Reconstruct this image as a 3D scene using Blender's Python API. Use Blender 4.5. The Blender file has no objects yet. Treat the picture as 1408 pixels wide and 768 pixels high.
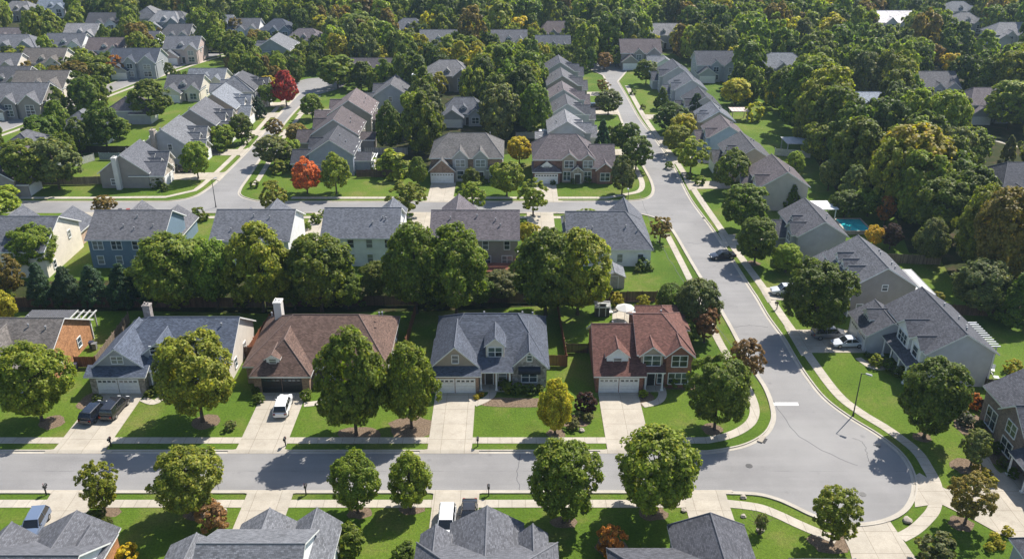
import bpy, bmesh, math, random
import numpy as np
from mathutils import Vector, Matrix
from mathutils.geometry import tessellate_polygon
R = math.radians
scene = bpy.context.scene
col = scene.collection
rng = random.Random(11)

# ------------------------------------------------------------------ camera
F, TH, CH = 1200.0, R(25.56), 64.6
CT, ST = math.cos(TH), math.sin(TH)
cam_d = bpy.data.cameras.new('camera')
cam = bpy.data.objects.new('camera', cam_d); col.objects.link(cam)
cam_d.sensor_width = 36.0; cam_d.lens = 36.0 * F / 1408
cam_d.clip_start = 0.5; cam_d.clip_end = 4000
cam.location = (0, 0, CH); cam.rotation_euler = (math.pi / 2 - TH, 0, 0)
scene.camera = cam

def at(x, y, z=0.0):
    u = (x - 704) / F; v = (384 - y) / F
    dy, dz = CT + v * ST, -ST + v * CT
    t = (z - CH) / dz
    return (u * t, dy * t)
def pts(*a): return [at(x, y) for x, y in a]
def depth(X, Y, z=0): return Y * CT - (z - CH) * ST
def proj(X, Y, z):
    D = depth(X, Y, z); U = Y * ST + (z - CH) * CT
    return 704 + F * X / D, 384 - F * U / D
def top_z(Y, ytop):
    v = (384 - ytop) / F
    return CH + Y * (v * CT - ST) / (CT + v * ST)

# ------------------------------------------------------------------ object helpers
def tag(o, label=None, cat=None, group=None, kind=None):
    if label: o['label'] = label
    if cat: o['category'] = cat
    if group: o['group'] = group
    if kind: o['kind'] = kind
    return o
def empty(name, loc, rz=0.0):
    o = bpy.data.objects.new(name, None); col.objects.link(o)
    o.location = loc; o.rotation_euler = (0, 0, rz); o.empty_display_size = .3
    return o
def link(name, me, parent=None, loc=(0, 0, 0), rot=(0, 0, 0), scale=(1, 1, 1), color=None):
    o = bpy.data.objects.new(name, me); col.objects.link(o)
    o.location = loc; o.rotation_euler = rot; o.scale = scale
    if parent: o.parent = parent
    if color: o.color = (*color, 1)
    return o

class MB:
    def __init__(s): s.v = []; s.f = []; s.m = []
    def face(s, ps, m=0):
        n = len(s.v); s.v += [tuple(p) for p in ps]
        s.f.append(tuple(range(n, n + len(ps)))); s.m.append(m)
    def mesh(s, vs, fs, m=0):
        n = len(s.v); s.v += [tuple(p) for p in vs]
        for f in fs: s.f.append(tuple(i + n for i in f)); s.m.append(m)
    def box(s, x0, y0, z0, x1, y1, z1, m=0):
        v = [(x0,y0,z0),(x1,y0,z0),(x1,y1,z0),(x0,y1,z0),(x0,y0,z1),(x1,y0,z1),(x1,y1,z1),(x0,y1,z1)]
        s.mesh(v, [(3,2,1,0),(4,5,6,7),(0,1,5,4),(1,2,6,5),(2,3,7,6),(3,0,4,7)], m)
    def tube(s, p0, p1, r0, r1, n=8, m=0, cap=True):
        p0, p1 = Vector(p0), Vector(p1); d = (p1 - p0).normalized()
        a = d.orthogonal().normalized(); b = d.cross(a)
        vs = []
        for p, r in ((p0, r0), (p1, r1)):
            for i in range(n):
                t = 2 * math.pi * i / n; vs.append(p + (a * math.cos(t) + b * math.sin(t)) * r)
        fs = [(i, (i + 1) % n, n + (i + 1) % n, n + i) for i in range(n)]
        if cap: fs += [tuple(range(n - 1, -1, -1)), tuple(range(n, 2 * n))]
        s.mesh(vs, fs, m)
    def me(s, name, mats):
        me = bpy.data.meshes.new(name); me.from_pydata(s.v, [], s.f)
        for m in mats: me.materials.append(m)
        if len(mats) > 1: me.polygons.foreach_set('material_index', s.m)
        me.update(); return me
    def obj(s, name, mats, parent=None, loc=(0, 0, 0), rot=(0, 0, 0), color=None):
        if not isinstance(mats, (list, tuple)): mats = [mats]
        return link(name, s.me(name, mats), parent, loc, rot, color=color)

# ------------------------------------------------------------------ materials
class NT:
    def __init__(s, name, rough=.85, spec=.3):
        s.mat = bpy.data.materials.new(name); s.mat.use_nodes = True
        s.t = s.mat.node_tree; s.p = s.t.nodes['Principled BSDF']
        s.p.inputs['Roughness'].default_value = rough; s.p.inputs['Specular IOR Level'].default_value = spec
    def n(s, typ, **kw):
        nd = s.t.nodes.new(typ)
        for k, v in kw.items(): setattr(nd, k, v)
        return nd
    def l(s, a, b): s.t.links.new(a, b)
    def vm(s, op, a, b=None):
        nd = s.n('ShaderNodeVectorMath', operation=op)
        for i, x in enumerate((a, b)):
            if x is None: continue
            if isinstance(x, (tuple, list)): nd.inputs[i].default_value = x
            else: s.l(x, nd.inputs[i])
        return nd.outputs['Value'] if op in ('DOT_PRODUCT', 'LENGTH') else nd.outputs[0]
    def mt(s, op, a, b=0.0, c=None):
        nd = s.n('ShaderNodeMath', operation=op)
        for i, x in enumerate((a, b, c)):
            if x is None: continue
            if isinstance(x, (int, float)): nd.inputs[i].default_value = x
            else: s.l(x, nd.inputs[i])
        return nd.outputs[0]
    def noise(s, vec, scale, detail=3, rough=.55):
        nd = s.n('ShaderNodeTexNoise'); nd.inputs['Scale'].default_value = scale
        nd.inputs['Detail'].default_value = detail; nd.inputs['Roughness'].default_value = rough
        if vec is not None: s.l(vec, nd.inputs['Vector'])
        return nd.outputs['Fac']
    def ramp(s, fac, *stops):
        nd = s.n('ShaderNodeValToRGB'); e = nd.color_ramp.elements
        while len(e) < len(stops): e.new(.5)
        for i, (p, c) in enumerate(stops):
            e[i].position = p
            if isinstance(c, (int, float)): c = (c, c, c)
            e[i].color = (*c, 1)
        s.l(fac, nd.inputs[0]); return nd.outputs[0]
    def mix(s, fac, a, b, mode='MIX'):
        nd = s.n('ShaderNodeMix', data_type='RGBA', blend_type=mode)
        for i, x in ((0, fac), (6, a), (7, b)):
            if isinstance(x, (int, float)): nd.inputs[i].default_value = x
            elif isinstance(x, (tuple, list)): nd.inputs[i].default_value = (*x, 1)
            else: s.l(x, nd.inputs[i])
        return nd.outputs[2]
    def pos(s): return s.n('ShaderNodeNewGeometry').outputs['Position']
    def ocol(s): return s.n('ShaderNodeObjectInfo').outputs['Color']
    def uv(s):
        g = s.n('ShaderNodeNewGeometry')
        T = s.vm('NORMALIZE', s.vm('CROSS_PRODUCT', g.outputs['True Normal'], (0.001, 0.0007, 1)))
        B = s.vm('CROSS_PRODUCT', g.outputs['True Normal'], T)
        c = s.n('ShaderNodeCombineXYZ')
        s.l(s.vm('DOT_PRODUCT', g.outputs['Position'], T), c.inputs[0])
        s.l(s.vm('DOT_PRODUCT', g.outputs['Position'], B), c.inputs[1])
        return c.outputs[0]
    def brick(s, vec, w, h, mortar, c1, c2, cm):
        nd = s.n('ShaderNodeTexBrick')
        nd.inputs['Scale'].default_value = 1; nd.inputs['Brick Width'].default_value = w
        nd.inputs['Row Height'].default_value = h; nd.inputs['Mortar Size'].default_value = mortar
        nd.inputs['Mortar Smooth'].default_value = .2
        for k, c in (('Color1', c1), ('Color2', c2), ('Mortar', cm)): nd.inputs[k].default_value = (c, c, c, 1)
        s.l(vec, nd.inputs['Vector']); return nd.outputs['Color']
    def bump(s, h, strength=.3, dist=.05):
        nd = s.n('ShaderNodeBump'); nd.inputs['Strength'].default_value = strength; nd.inputs['Distance'].default_value = dist
        s.l(h, nd.inputs['Height']); s.l(nd.outputs[0], s.p.inputs['Normal'])
    def base(s, c):
        if isinstance(c, (tuple, list)): s.p.inputs['Base Color'].default_value = (*c, 1)
        else: s.l(c, s.p.inputs['Base Color'])
        return s.mat
M = {}
def plain(k, c, rough=.6, spec=.4, metal=0):
    t = NT(k, rough, spec); t.p.inputs['Metallic'].default_value = metal
    M[k] = t.base(t.mix(.25, c, t.mix(1, c, t.ramp(t.noise(t.pos(), 3.0), (.3, .7), (.7, 1.2)), 'MULTIPLY')))
# shingles
t = NT('shingles', .92, .2); uv = t.uv()
b = t.brick(uv, .34, .17, .012, .66, 1.26, .55)
n1 = t.ramp(t.noise(t.pos(), .5, 4), (.3, .90), (.7, 1.08))
st = t.n('ShaderNodeMapping'); st.inputs['Scale'].default_value = (1.1, .10, 1); t.l(uv, st.inputs[0])
n2 = t.ramp(t.noise(st.outputs[0], 1.0, 5, .7), (.32, .90), (.66, 1.04))
n3 = t.ramp(t.noise(t.pos(), 9.0, 2), (.3, .82), (.7, 1.18))
c = t.mix(1, t.mix(1, t.mix(1, t.mix(1, t.ocol(), b, 'MULTIPLY'), n1, 'MULTIPLY'), n2, 'MULTIPLY'), n3, 'MULTIPLY')
t.bump(b, .35, .03); M['shingle'] = t.base(c)
t = NT('ridge_shingle', .9, .2)
M['ridge'] = t.base(t.mix(1, t.mix(.06, t.ocol(), (.5, .5, .5)), t.ramp(t.noise(t.pos(), 4), (.3, .85), (.7, 1.15)), 'MULTIPLY'))  # caps a little paler than the roof: sunlit ridge line put into the colour
# siding: lapped boards
t = NT('lap_siding', .6, .35); uv = t.uv(); sp = t.n('ShaderNodeSeparateXYZ'); t.l(uv, sp.inputs[0])
fr = t.mt('FRACT', t.mt('MULTIPLY', sp.outputs[1], 5.5))
c = t.mix(1, t.ocol(), t.ramp(fr, (0, .62), (.16, 1.0), (.9, 1.04)), 'MULTIPLY')
c = t.mix(1, c, t.ramp(t.noise(t.pos(), .8, 4), (.3, .9), (.7, 1.07)), 'MULTIPLY')
t.bump(fr, .25, .02); M['siding'] = t.base(c)
t = NT('brickwork', .85, .25); uv = t.uv()
b = t.brick(uv, .23, .085, .010, .62, 1.25, 1.15)
c = t.mix(1, t.mix(1, t.ocol(), b, 'MULTIPLY'), t.ramp(t.noise(t.pos(), 1.5, 5), (.3, .78), (.7, 1.2)), 'MULTIPLY')
t.bump(b, .3, .015); M['brick'] = t.base(c)
t = NT('fieldstone', .85, .25); vo = t.n('ShaderNodeTexVoronoi'); vo.inputs['Scale'].default_value = 2.6; t.l(t.uv(), vo.inputs['Vector'])
bw = t.n('ShaderNodeRGBToBW'); t.l(vo.outputs['Color'], bw.inputs[0])
c = t.mix(1, t.ocol(), t.ramp(bw.outputs[0], (.2, .62), (.8, 1.3)), 'MULTIPLY')
c = t.mix(1, c, t.ramp(t.noise(t.pos(), 5), (.3, .8), (.7, 1.15)), 'MULTIPLY')
t.bump(vo.outputs['Distance'], .4, .03); M['stone'] = t.base(c)
plain('trim', (.72, .72, .70), .5); plain('white', (.78, .78, .77), .4); plain('darkdoor', (.02, .021, .024), .45)
plain('metal_dark', (.02, .02, .022), .45); plain('rubber', (.015, .015, .015), .8); plain('rim', (.35, .36, .37), .3, .5, .8)
plain('tail', (.28, .012, .01), .25); plain('head', (.7, .72, .74), .15); plain('plastic', (.03, .03, .033), .5)
plain('pipe', (.3, .3, .31), .5); plain('rock', (.33, .29, .24), .9); plain('canvas', (.50, .49, .47), .8)
plain('terracotta', (.35, .13, .06), .8)
t = NT('glass', .06, .6); M['glass'] = t.base(t.mix(t.ramp(t.n('ShaderNodeObjectInfo').outputs['Random'], (.62, 0.0), (.66, .55), (.95, .8)), t.mix(1, (.035, .05, .06), t.ramp(t.noise(t.pos(), .9, 1), (.4, .4), (.6, 1.9)), 'MULTIPLY'), (.30, .30, .28)))
t = NT('carpaint', .25, .5); t.p.inputs['Coat Weight'].default_value = .6; M['paint'] = t.base(t.ocol())
t = NT('carglass', .05, .7); M['carglass'] = t.base((.012, .014, .017))
t = NT('painted', .6, .3); M['painted'] = t.base(t.mix(1, t.ocol(), t.ramp(t.noise(t.pos(), 2.5, 4), (.3, .8), (.7, 1.15)), 'MULTIPLY'))
# fence boards
t = NT('fence_wood', .8, .25); uv = t.uv()
b = t.brick(uv, .14, 40, .006, .68, 1.3, .35)
mp = t.n('ShaderNodeMapping'); mp.inputs['Scale'].default_value = (9, .7, 1); t.l(uv, mp.inputs[0])
M['wood'] = t.base(t.mix(1, t.mix(1, t.ocol(), b, 'MULTIPLY'), t.ramp(t.noise(mp.outputs[0], 1, 4), (.3, .72), (.7, 1.2)), 'MULTIPLY'))
# bark
t = NT('bark', .9, .2); M['bark'] = t.base(t.ramp(t.noise(t.pos(), 6, 4), (.3, (.045, .034, .026)), (.7, (.13, .10, .08))))
# foliage
def foliage(name, src):
    t = NT(name, .55, .25)
    isl = t.n('ShaderNodeNewGeometry').outputs['Random Per Island']
    base = t.ocol() if src == 'obj' else t.n('ShaderNodeAttribute', attribute_name='tint', attribute_type='INSTANCER').outputs['Color']
    k = t.ramp(isl, (0, .55), (.5, .95), (1, 1.55))
    c = t.mix(1, base, k, 'MULTIPLY')
    pn = t.noise(t.pos(), .55, 3)
    c = t.mix(t.ramp(pn, (.45, 0.0), (.70, .30)), c, t.mix(1, c, (1.75, 1.35, .7), 'MULTIPLY'))
    rv = t.mt('FRACT', t.mt('MULTIPLY', isl, 37.7))
    c = t.mix(t.mt('MULTIPLY', t.mt('GREATER_THAN', rv, .86), .5), c, t.mix(1, c, (2.1, 1.5, .8), 'MULTIPLY'))
    t.base(c)
    tr = t.n('ShaderNodeBsdfTranslucent'); t.l(t.mix(1, c, (1.5, 1.7, .7), 'MULTIPLY'), tr.inputs[0])
    ms = t.n('ShaderNodeMixShader'); ms.inputs[0].default_value = .42
    t.l(t.p.outputs[0], ms.inputs[1]); t.l(tr.outputs[0], ms.inputs[2])
    t.l(ms.outputs[0], t.t.nodes['Material Output'].inputs[0]); return t.mat
M['leaf'] = foliage('foliage', 'obj'); M['leaf_tint'] = foliage('woodland_foliage', 'attr')
# ground sheets
t = NT('lawn', .95, .15); P = t.pos()
c = t.ramp(t.noise(P, .055, 5, .6), (.30, (.054, .100, .010)), (.45, (.076, .130, .012)), (.58, (.096, .146, .016)), (.72, (.146, .160, .034)))
c = t.mix(t.ramp(t.noise(P, .11, 5, .7), (.52, 0.0), (.70, .75)), c, (.155, .150, .044))
c = t.mix(t.ramp(t.noise(P, .8, 4, .7), (.60, 0.0), (.75, .5)), c, (.17, .14, .06))
c = t.mix(t.ramp(t.noise(P, .17, 3), (.57, 0.0), (.72, .6)), c, (.060, .098, .009))
c = t.mix(1, c, t.ramp(t.noise(P, 3.5, 5, .75), (.30, .60), (.70, 1.35)), 'MULTIPLY')
c = t.mix(1, c, t.ramp(t.noise(P, 14, 2, .6), (.3, .7), (.7, 1.25)), 'MULTIPLY')
t.bump(t.noise(P, 7, 4, .75), .8, .10); M['grass'] = t.base(c)
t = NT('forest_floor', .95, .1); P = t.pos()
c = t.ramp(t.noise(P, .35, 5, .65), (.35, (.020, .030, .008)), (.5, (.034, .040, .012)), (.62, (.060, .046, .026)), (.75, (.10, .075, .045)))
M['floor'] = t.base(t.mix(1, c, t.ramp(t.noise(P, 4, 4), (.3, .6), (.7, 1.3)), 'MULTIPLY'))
t = NT('mulch', .95, .1); P = t.pos()
M['mulch'] = t.base(t.ramp(t.noise(P, 6, 4, .7), (.3, (.070, .048, .032)), (.5, (.145, .105, .072)), (.7, (.27, .205, .145))))
t = NT('asphalt', .9, .25); P = t.pos()
c = t.ramp(t.noise(P, .12, 5, .6), (.3, (.186, .181, .179)), (.7, (.250, .243, .238)))
sx = t.n('ShaderNodeMapping'); sx.inputs['Scale'].default_value = (.05, .9, 1); t.l(P, sx.inputs[0])
c = t.mix(1, c, t.ramp(t.noise(sx.outputs[0], 1, 4, .6), (.3, .93), (.7, 1.05)), 'MULTIPLY')
c = t.mix(1, c, t.ramp(t.noise(P, 9, 4, .8), (.3, .78), (.7, 1.2)), 'MULTIPLY')
spx = t.n('ShaderNodeSeparateXYZ'); t.l(P, spx.inputs[0])
wob = t.mt('MULTIPLY', t.mt('SUBTRACT', t.noise(P, .35, 4), .5), .35)
seam = t.mt('LESS_THAN', t.mt('ABSOLUTE', t.mt('ADD', t.mt('SUBTRACT', spx.outputs[1], 82.9), wob)), .045)
c = t.mix(t.mt('MULTIPLY', seam, t.ramp(t.noise(P, .5, 2), (.45, .1), (.6, .55))), c, (.10, .10, .105))
dk = t.ramp(t.noise(P, .035, 4, .6), (.48, 0.0), (.66, .5)); c = t.mix(dk, c, (.285, .278, .268))
c = t.mix(t.ramp(t.noise(P, .22, 6, .75), (.58, 0.0), (.74, .35)), c, (.155, .152, .155))
vo = t.n('ShaderNodeTexVoronoi'); vo.inputs['Scale'].default_value = .33; t.l(P, vo.inputs['Vector'])
c = t.mix(t.ramp(vo.outputs['Distance'], (.03, .5), (.13, 0.0)), c, (.13, .128, .13))
M['asphalt'] = t.base(c)
def concrete(name, a, b, joint):
    t = NT(name, .9, .25); P = t.pos()
    c = t.ramp(t.noise(P, .4, 5, .65), (.3, a), (.7, b))
    c = t.mix(1, c, t.ramp(t.noise(P, 8, 3, .7), (.3, .88), (.7, 1.08)), 'MULTIPLY')
    c = t.mix(t.ramp(t.noise(P, .9, 5, .7), (.52, 0.0), (.75, .5)), c, (.25, .215, .17))
    c = t.mix(t.ramp(t.noise(P, .16, 3, .6), (.50, 0.0), (.7, .35)), c, (.31, .28, .235))
    if joint:
        nd = t.n('ShaderNodeTexBrick'); nd.offset = 0
        for k, v in (('Scale', 1), ('Brick Width', joint[0]), ('Row Height', joint[1]), ('Mortar Size', .03)): nd.inputs[k].default_value = v
        nd.inputs['Color1'].default_value = (.96, .96, .96, 1); nd.inputs['Color2'].default_value = (1.04, 1.03, 1.02, 1); nd.inputs['Mortar'].default_value = (.62, .6, .57, 1)
        t.l(P, nd.inputs['Vector']); c = t.mix(1, c, nd.outputs['Color'], 'MULTIPLY')
    return t.base(c)
M['drive'] = concrete('driveway_concrete', (.345, .31, .255), (.43, .39, .325), (2.9, 3.3))
M['walk'] = concrete('sidewalk_concrete', (.365, .33, .275), (.45, .41, .345), (1.5, 40))
M['walk_y'] = concrete('sidewalk_concrete_across', (.365, .33, .275), (.45, .41, .345), (40, 1.5))
M['kerb'] = concrete('kerb_concrete', (.36, .33, .28), (.44, .405, .345), None)
t = NT('pool_water', .04, .6); M['water'] = t.base(t.ramp(t.noise(t.pos(), .9, 2), (.35, (.02, .30, .32)), (.65, (.05, .48, .50))))

# ------------------------------------------------------------------ ground, roads, pavements
def cr(ps, n=6, closed=False):
    out = []; N = len(ps)
    for i in range(N - 1):
        p0 = ps[max(i - 1, 0)]; p1 = ps[i]; p2 = ps[i + 1]; p3 = ps[min(i + 2, N - 1)]
        for k in range(n):
            t = k / n
            out.append(tuple(.5 * (2 * p1[j] + (p2[j] - p0[j]) * t + (2 * p0[j] - 5 * p1[j] + 4 * p2[j] - p3[j]) * t * t + (3 * p1[j] - p0[j] - 3 * p2[j] + p3[j]) * t ** 3) for j in (0, 1)))
    out.append(tuple(ps[-1])); return out
def sheet(name, poly, z, mat, label=None):
    tri = tessellate_polygon([[Vector((x, y, 0)) for x, y in poly]])
    mb = MB(); mb.mesh([(x, y, z) for x, y in poly], tri)
    o = mb.obj(name, mat); o['kind'] = 'structure'
    if label: o['label'] = label
    return o
def offset(line, d):
    out = []
    for i, p in enumerate(line):
        a = line[max(i - 1, 0)]; b = line[min(i + 1, len(line) - 1)]
        tx, ty = b[0] - a[0], b[1] - a[1]; L = math.hypot(tx, ty) or 1
        out.append((p[0] - ty / L * d, p[1] + tx / L * d))
    return out
def ribbon(mb, line, d0, d1, z0, z1, m=0):
    a, b = offset(line, d0), offset(line, d1); n = len(line)
    vs = [(*p, z1) for p in a] + [(*p, z1) for p in b] + [(*p, z0) for p in a] + [(*p, z0) for p in b]
    fs = []
    for i in range(n - 1):
        fs += [(i, i + 1, n + i + 1, n + i), (i, 2 * n + i, 2 * n + i + 1, i + 1), (n + i, n + i + 1, 3 * n + i + 1, 3 * n + i)]
    fs += [(0, n, 3 * n, 2 * n), (n - 1, 3 * n - 1, 4 * n - 1, 2 * n - 1)]
    mb.mesh(vs, fs, m)
def kerb(line, side, label):
    # side=+1: verge lies to the left of the line's direction
    mb = MB()
    ribbon(mb, line, -.45 * side, 0, -.05, .022); ribbon(mb, line, 0, .2 * side, -.05, .135)
    tag(mb.obj('kerb', M['kerb']), label, None, None, 'structure')
def walk(line, w, label, mat='walk', z=.05):
    mb = MB(); ribbon(mb, line, -w / 2, w / 2, -.05, z)
    tag(mb.obj('sidewalk', M[mat]), label, None, None, 'structure')

g = MB(); g.face([(-1500, -300, 0), (1500, -300, 0), (1500, 2500, 0), (-1500, 2500, 0)])
tag(g.obj('ground', M['grass']), 'mown green lawns and grass between the houses', None, None, 'structure')

# main street with knuckle, right street
mainN = [(-190, 86.7), (-60, 86.7), (-20, 86.7), (8, 86.7), (18, 86.7)]
corner = pts((972, 621), (994, 618), (1022, 612), (1045, 601), (1058, 587), (1062, 567), (1052, 535), (1030, 500), (1000, 443), (969, 392), (948, 357), (927, 321))
upL = pts((915, 306), (899, 299), (880, 294))
L1 = mainN + cr(corner + upL, 5)
L1 = L1 + [(-10, 166.4), (-40, 166.4), (-56, 166.4), (-80, 166.4), (-190, 166.4)]
bulb = pts((1001, 678), (1041, 680), (1069, 687), (1092, 697), (1115, 708), (1145, 718), (1183, 722), (1222, 715), (1248, 699), (1259, 673), (1254, 646), (1238, 622), (1207, 597), (1168, 573), (1134, 547), (1109, 516), (1092, 489), (1078, 465), (1057, 436), (1041, 409), (1029, 391), (985, 322), (954, 280), (941, 257), (923, 222), (898, 187), (879, 162), (862, 132), (850, 112))
L2 = [(-190, 79), (-40, 79), (0, 79), (16, 79)] + cr(bulb, 5)
upR = cr(pts((866, 276), (888, 273), (897, 264), (894, 248), (880, 222), (864, 190), (850, 156), (839, 125), (829, 104)), 5)
L3 = [(-50.0, 173.0), (-40, 173), (0, 173)] + upR
topend = cr([L3[-1], (27, 303), (26, 312), (31, 318), (38, 314), (40, 304), L2[-1]], 4)
road1 = [p for p in L1[:len(mainN) + (len(corner) + 2) * 5 + 1]]
poly = road1 + [(26, 173.0)] + upR[8:] + topend[1:-1] + L2[::-1]
sheet('road', poly, .004, M['asphalt'], 'grey asphalt main street bending into the side street')
rear = [(-190, 166.4), (24.5, 166.4), (33, 163.5), (33, 176.5), (27, 173.6), (24.5, 173.0), (-190, 173.0)]
sheet('road', rear, .008, M['asphalt'], 'grey asphalt rear street crossing the middle of the picture')
lrL = cr(pts((230, 277), (262, 272), (285, 260), (310, 238), (340, 208), (360, 185), (390, 150), (412, 128)), 5)
lrR = cr(pts((352, 276), (333, 270), (331, 261), (345, 240), (370, 201), (400, 160), (428, 132)), 5)
lend = cr([lrL[-1], (-71, 278), (-68, 288), (-60, 290), (-54, 284), (-55, 274), lrR[-1]], 4)
sheet('road', [(-79, 170)] + lrL + lend[1:-1] + lrR[::-1] + [(-52, 170)], .012, M['asphalt'], 'grey asphalt left street running up to a red tree')
kerb(L1[:len(L1)-1], 1, 'concrete kerb round the corner lot of the red roofed house')
kerb(L2, -1, 'concrete kerb along the near side of the street and round the bulb')
kerb(L3, 1, 'concrete kerb in front of the brick rear street houses')
kerb([(-190, 173.0)] + lrL, 1, 'concrete kerb along the left street outer side')
kerb([(-50, 173)] + lrR, -1, 'concrete kerb at the corner of the left street')
kerb(topend, 1, 'concrete kerb round the far end of the right street')
# far left street
fl = cr(pts((-60, 196), (0, 176), (40, 160), (95, 142), (145, 124), (185, 109), (222, 96), (262, 83), (300, 72)), 5)
fl[0] = (fl[0][0] - 20, fl[0][1])
mb = MB(); ribbon(mb, fl, -3.4, 3.4, -.1, .006); tag(mb.obj('road', M['asphalt']), 'pale street winding between the far left houses', None, None, 'structure')
mb = MB(); ribbon(mb, fl, -3.8, -3.4, -.1, .12); ribbon(mb, fl, 3.4, 3.8, -.1, .12); tag(mb.obj('kerb', M['kerb']), 'kerbs of the far left street', None, None, 'structure')
walk(offset(fl, -6.0), 1.3, 'sidewalk of the far left street')
er = pts((1330, 172), (1365, 180), (1395, 190), (1440, 202))
mb = MB(); ribbon(mb, er, -4, 4, -.1, .006); tag(mb.obj('road', M['asphalt']), 'short stretch of road at the wood edge', None, None, 'structure')
walk(offset(er, -6.5), 1.4, 'sidewalk beside the road at the wood edge')
# sidewalks
walk([(-190, 88.9), (-60, 88.9), (0, 88.9), (17, 88.9)] + cr(pts((972, 605), (1000, 599), (1022, 589), (1035, 576), (1037, 558), (1026, 531), (1006, 498)), 5), 1.25, 'sidewalk in front of the middle house row')
walk(cr(pts((1006, 498), (985, 462), (948, 383), (917, 322)), 5), 1.15, 'sidewalk on the left side of the right street', 'walk_y', .053)
walk([(-190, 77.1), (0, 77.1), (20, 77.1)] + cr(pts((1001, 692), (1041, 697), (1067, 706), (1095, 719), (1125, 732), (1150, 742)), 5), 1.3, 'sidewalk in front of the nearest house row')
walk(cr(pts((1238, 739), (1256, 729), (1272, 715), (1285, 697), (1287, 668), (1275, 642), (1258, 618), (1221, 590), (1182, 566), (1151, 541), (1117, 496), (1098, 467), (1072, 430), (1048, 394), (1016, 350), (974, 290), (951, 256), (930, 222), (908, 193), (884, 158), (862, 118)), 5), 1.35, 'sidewalk on the right side of the right street', 'walk_y')
walk([(-190, 175.3), (-90, 175.3), (-74, 175.8)] + [(p[0] - 2.2, p[1] + .6) for p in lrL[9:]], 1.2, 'sidewalk up the left street outer side')
walk([(-47, 175.3), (0, 175.3), (20, 175.3)] + cr(pts((862, 267), (880, 262), (882, 248), (868, 222)), 4), 1.2, 'sidewalk in front of the brick rear street houses')
walk([(p[0] + 2.4, p[1]) for p in lrR[12:]], 1.2, 'sidewalk up the left street inner side', 'walk_y')
walk([(-190, 164.0), (-40, 164.0), (10, 164.0), (24, 163.4)], 1.2, 'sidewalk behind the rear street')

def drive(axis, a0, a1, p, label, flare=.9, z=.056):
    """concrete strip from the road edge p[0] up to the garage p[-1]; apron climbs the kerb"""
    prof = p
    mb = MB(); vs = []
    for i, (q, zz) in enumerate(prof):
        fl_ = flare if i < 2 else 0
        for a in (a0 - fl_, a1 + fl_):
            vs.append((a, q, zz) if axis == 'y' else (q, a, zz))
    n = len(prof); fs = [(2 * i, 2 * i + 1, 2 * i + 3, 2 * i + 2) for i in range(n - 1)]
    mb.mesh(vs, fs)
    mb.mesh([(v[0], v[1], v[2]) for v in vs] + [(v[0], v[1], -.1) for v in vs], [(2 * i, 2 * i + 2, 2 * n + 2 * i + 2, 2 * n + 2 * i) for i in range(n - 1)] + [(2 * i + 1, 2 * n + 2 * i + 1, 2 * n + 2 * i + 3, 2 * i + 3) for i in range(n - 1)])
    tag(mb.obj('driveway', M['drive']), label, None, None, 'structure')
def dr_n(x0, x1, y, y1, label, up=1):
    drive('y', x0, x1, [(y - .45 * up, .028), (y + .05 * up, .14), (y + .3 * up, .14), (y + 1.4 * up, .058), (y1, .058)], label)
def dr_e(y0, y1, x, x1, label, up=1):
    drive('x', y0, y1, [(x - .45 * up, .028), (x + .05 * up, .14), (x + .3 * up, .14), (x + 1.4 * up, .058), (x1, .058)], label)
dr_n(-55.8, -49.5, 86.7, 99.6, 'driveway with two dark cars'); dr_n(-33.6, -27.7, 86.7, 99.7, 'driveway with the white car')
dr_n(-10.3, -4.9, 86.7, 99.7, 'empty driveway of the slate roofed house'); dr_n(11.6, 17.0, 86.7, 99.7, 'empty driveway of the red roofed house')
for x0, x1, l in ((-52.2, -46.8, 'driveway with the silver blue car'), (-30, -24.8, 'driveway in front of the twin gabled house'), (-8.9, -3.7, 'driveway with the white minivan'), (19.3, 24.2, 'driveway beside the cul de sac lawn')):
    dr_n(x0, x1, 79.0, 68, l, -1)
dr_e(110.3, 117.2, 42.4, 52, 'driveway with the van and silver sedan'); dr_e(127.2, 131.8, 42.0, 53, 'driveway beside the big round tree')
for y, l in ((150, 'third right street driveway'), (181, 'fourth right street driveway'), (199, 'fifth right street driveway'), (216, 'sixth right street driveway'), (238, 'seventh right street driveway')):
    dr_e(y, y + 5, 40.2 - (y - 150) * .035, 49, l)
for y, l in ((205, 'driveway of the white sided house'), (222, 'second driveway left of the right street'), (243, 'third driveway left of the right street'), (265, 'fourth driveway left of the right street')):
    dr_e(y, y + 5, 30.0, 22, l, -1)
dr_n(-18.0, -12.5, 173.0, 188, 'driveway of the grey dormered house'); dr_n(4.8, 9.8, 173.0, 185, 'driveway of the brick two storey house')
for y, l in ((187, 'driveway with the dark parked car'), (205, 'second left street driveway'), (222, 'third left street driveway'), (240, 'fourth left street driveway'), (252, 'fifth left street driveway')):
    dr_e(y, y + 5, -66.0, -78, l, -1)
for y, l in ((222, 'driveway right of the left street'), (244, 'second driveway right of the left street')):
    dr_e(y, y + 5, -60.6, -52, l)
for x0, l in ((-87, 'driveway behind the cream gabled house'), (-40.6, 'driveway between the white and grey houses'), (-20, 'driveway behind the white house'), (3, 'driveway behind the brown house')):
    dr_n(x0, x0 + 5.4, 166.4, 152, l, -1)
def pxsheet(name, p, z, mat, label): sheet(name, pts(*p), z, M[mat], label)
pxsheet('driveway', [(1256, 655), (1264, 650), (1300, 672), (1340, 668), (1368, 652), (1420, 640), (1450, 700), (1420, 745), (1376, 735), (1340, 715), (1292, 692), (1258, 697)], .06, 'drive', 'driveway off the cul de sac to the right hand garage')
pxsheet('driveway', [(1150, 717), (1183, 720), (1222, 714), (1240, 740), (1275, 790), (1180, 800), (1168, 755)], .062, 'drive', 'driveway at the bottom of the cul de sac')
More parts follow.
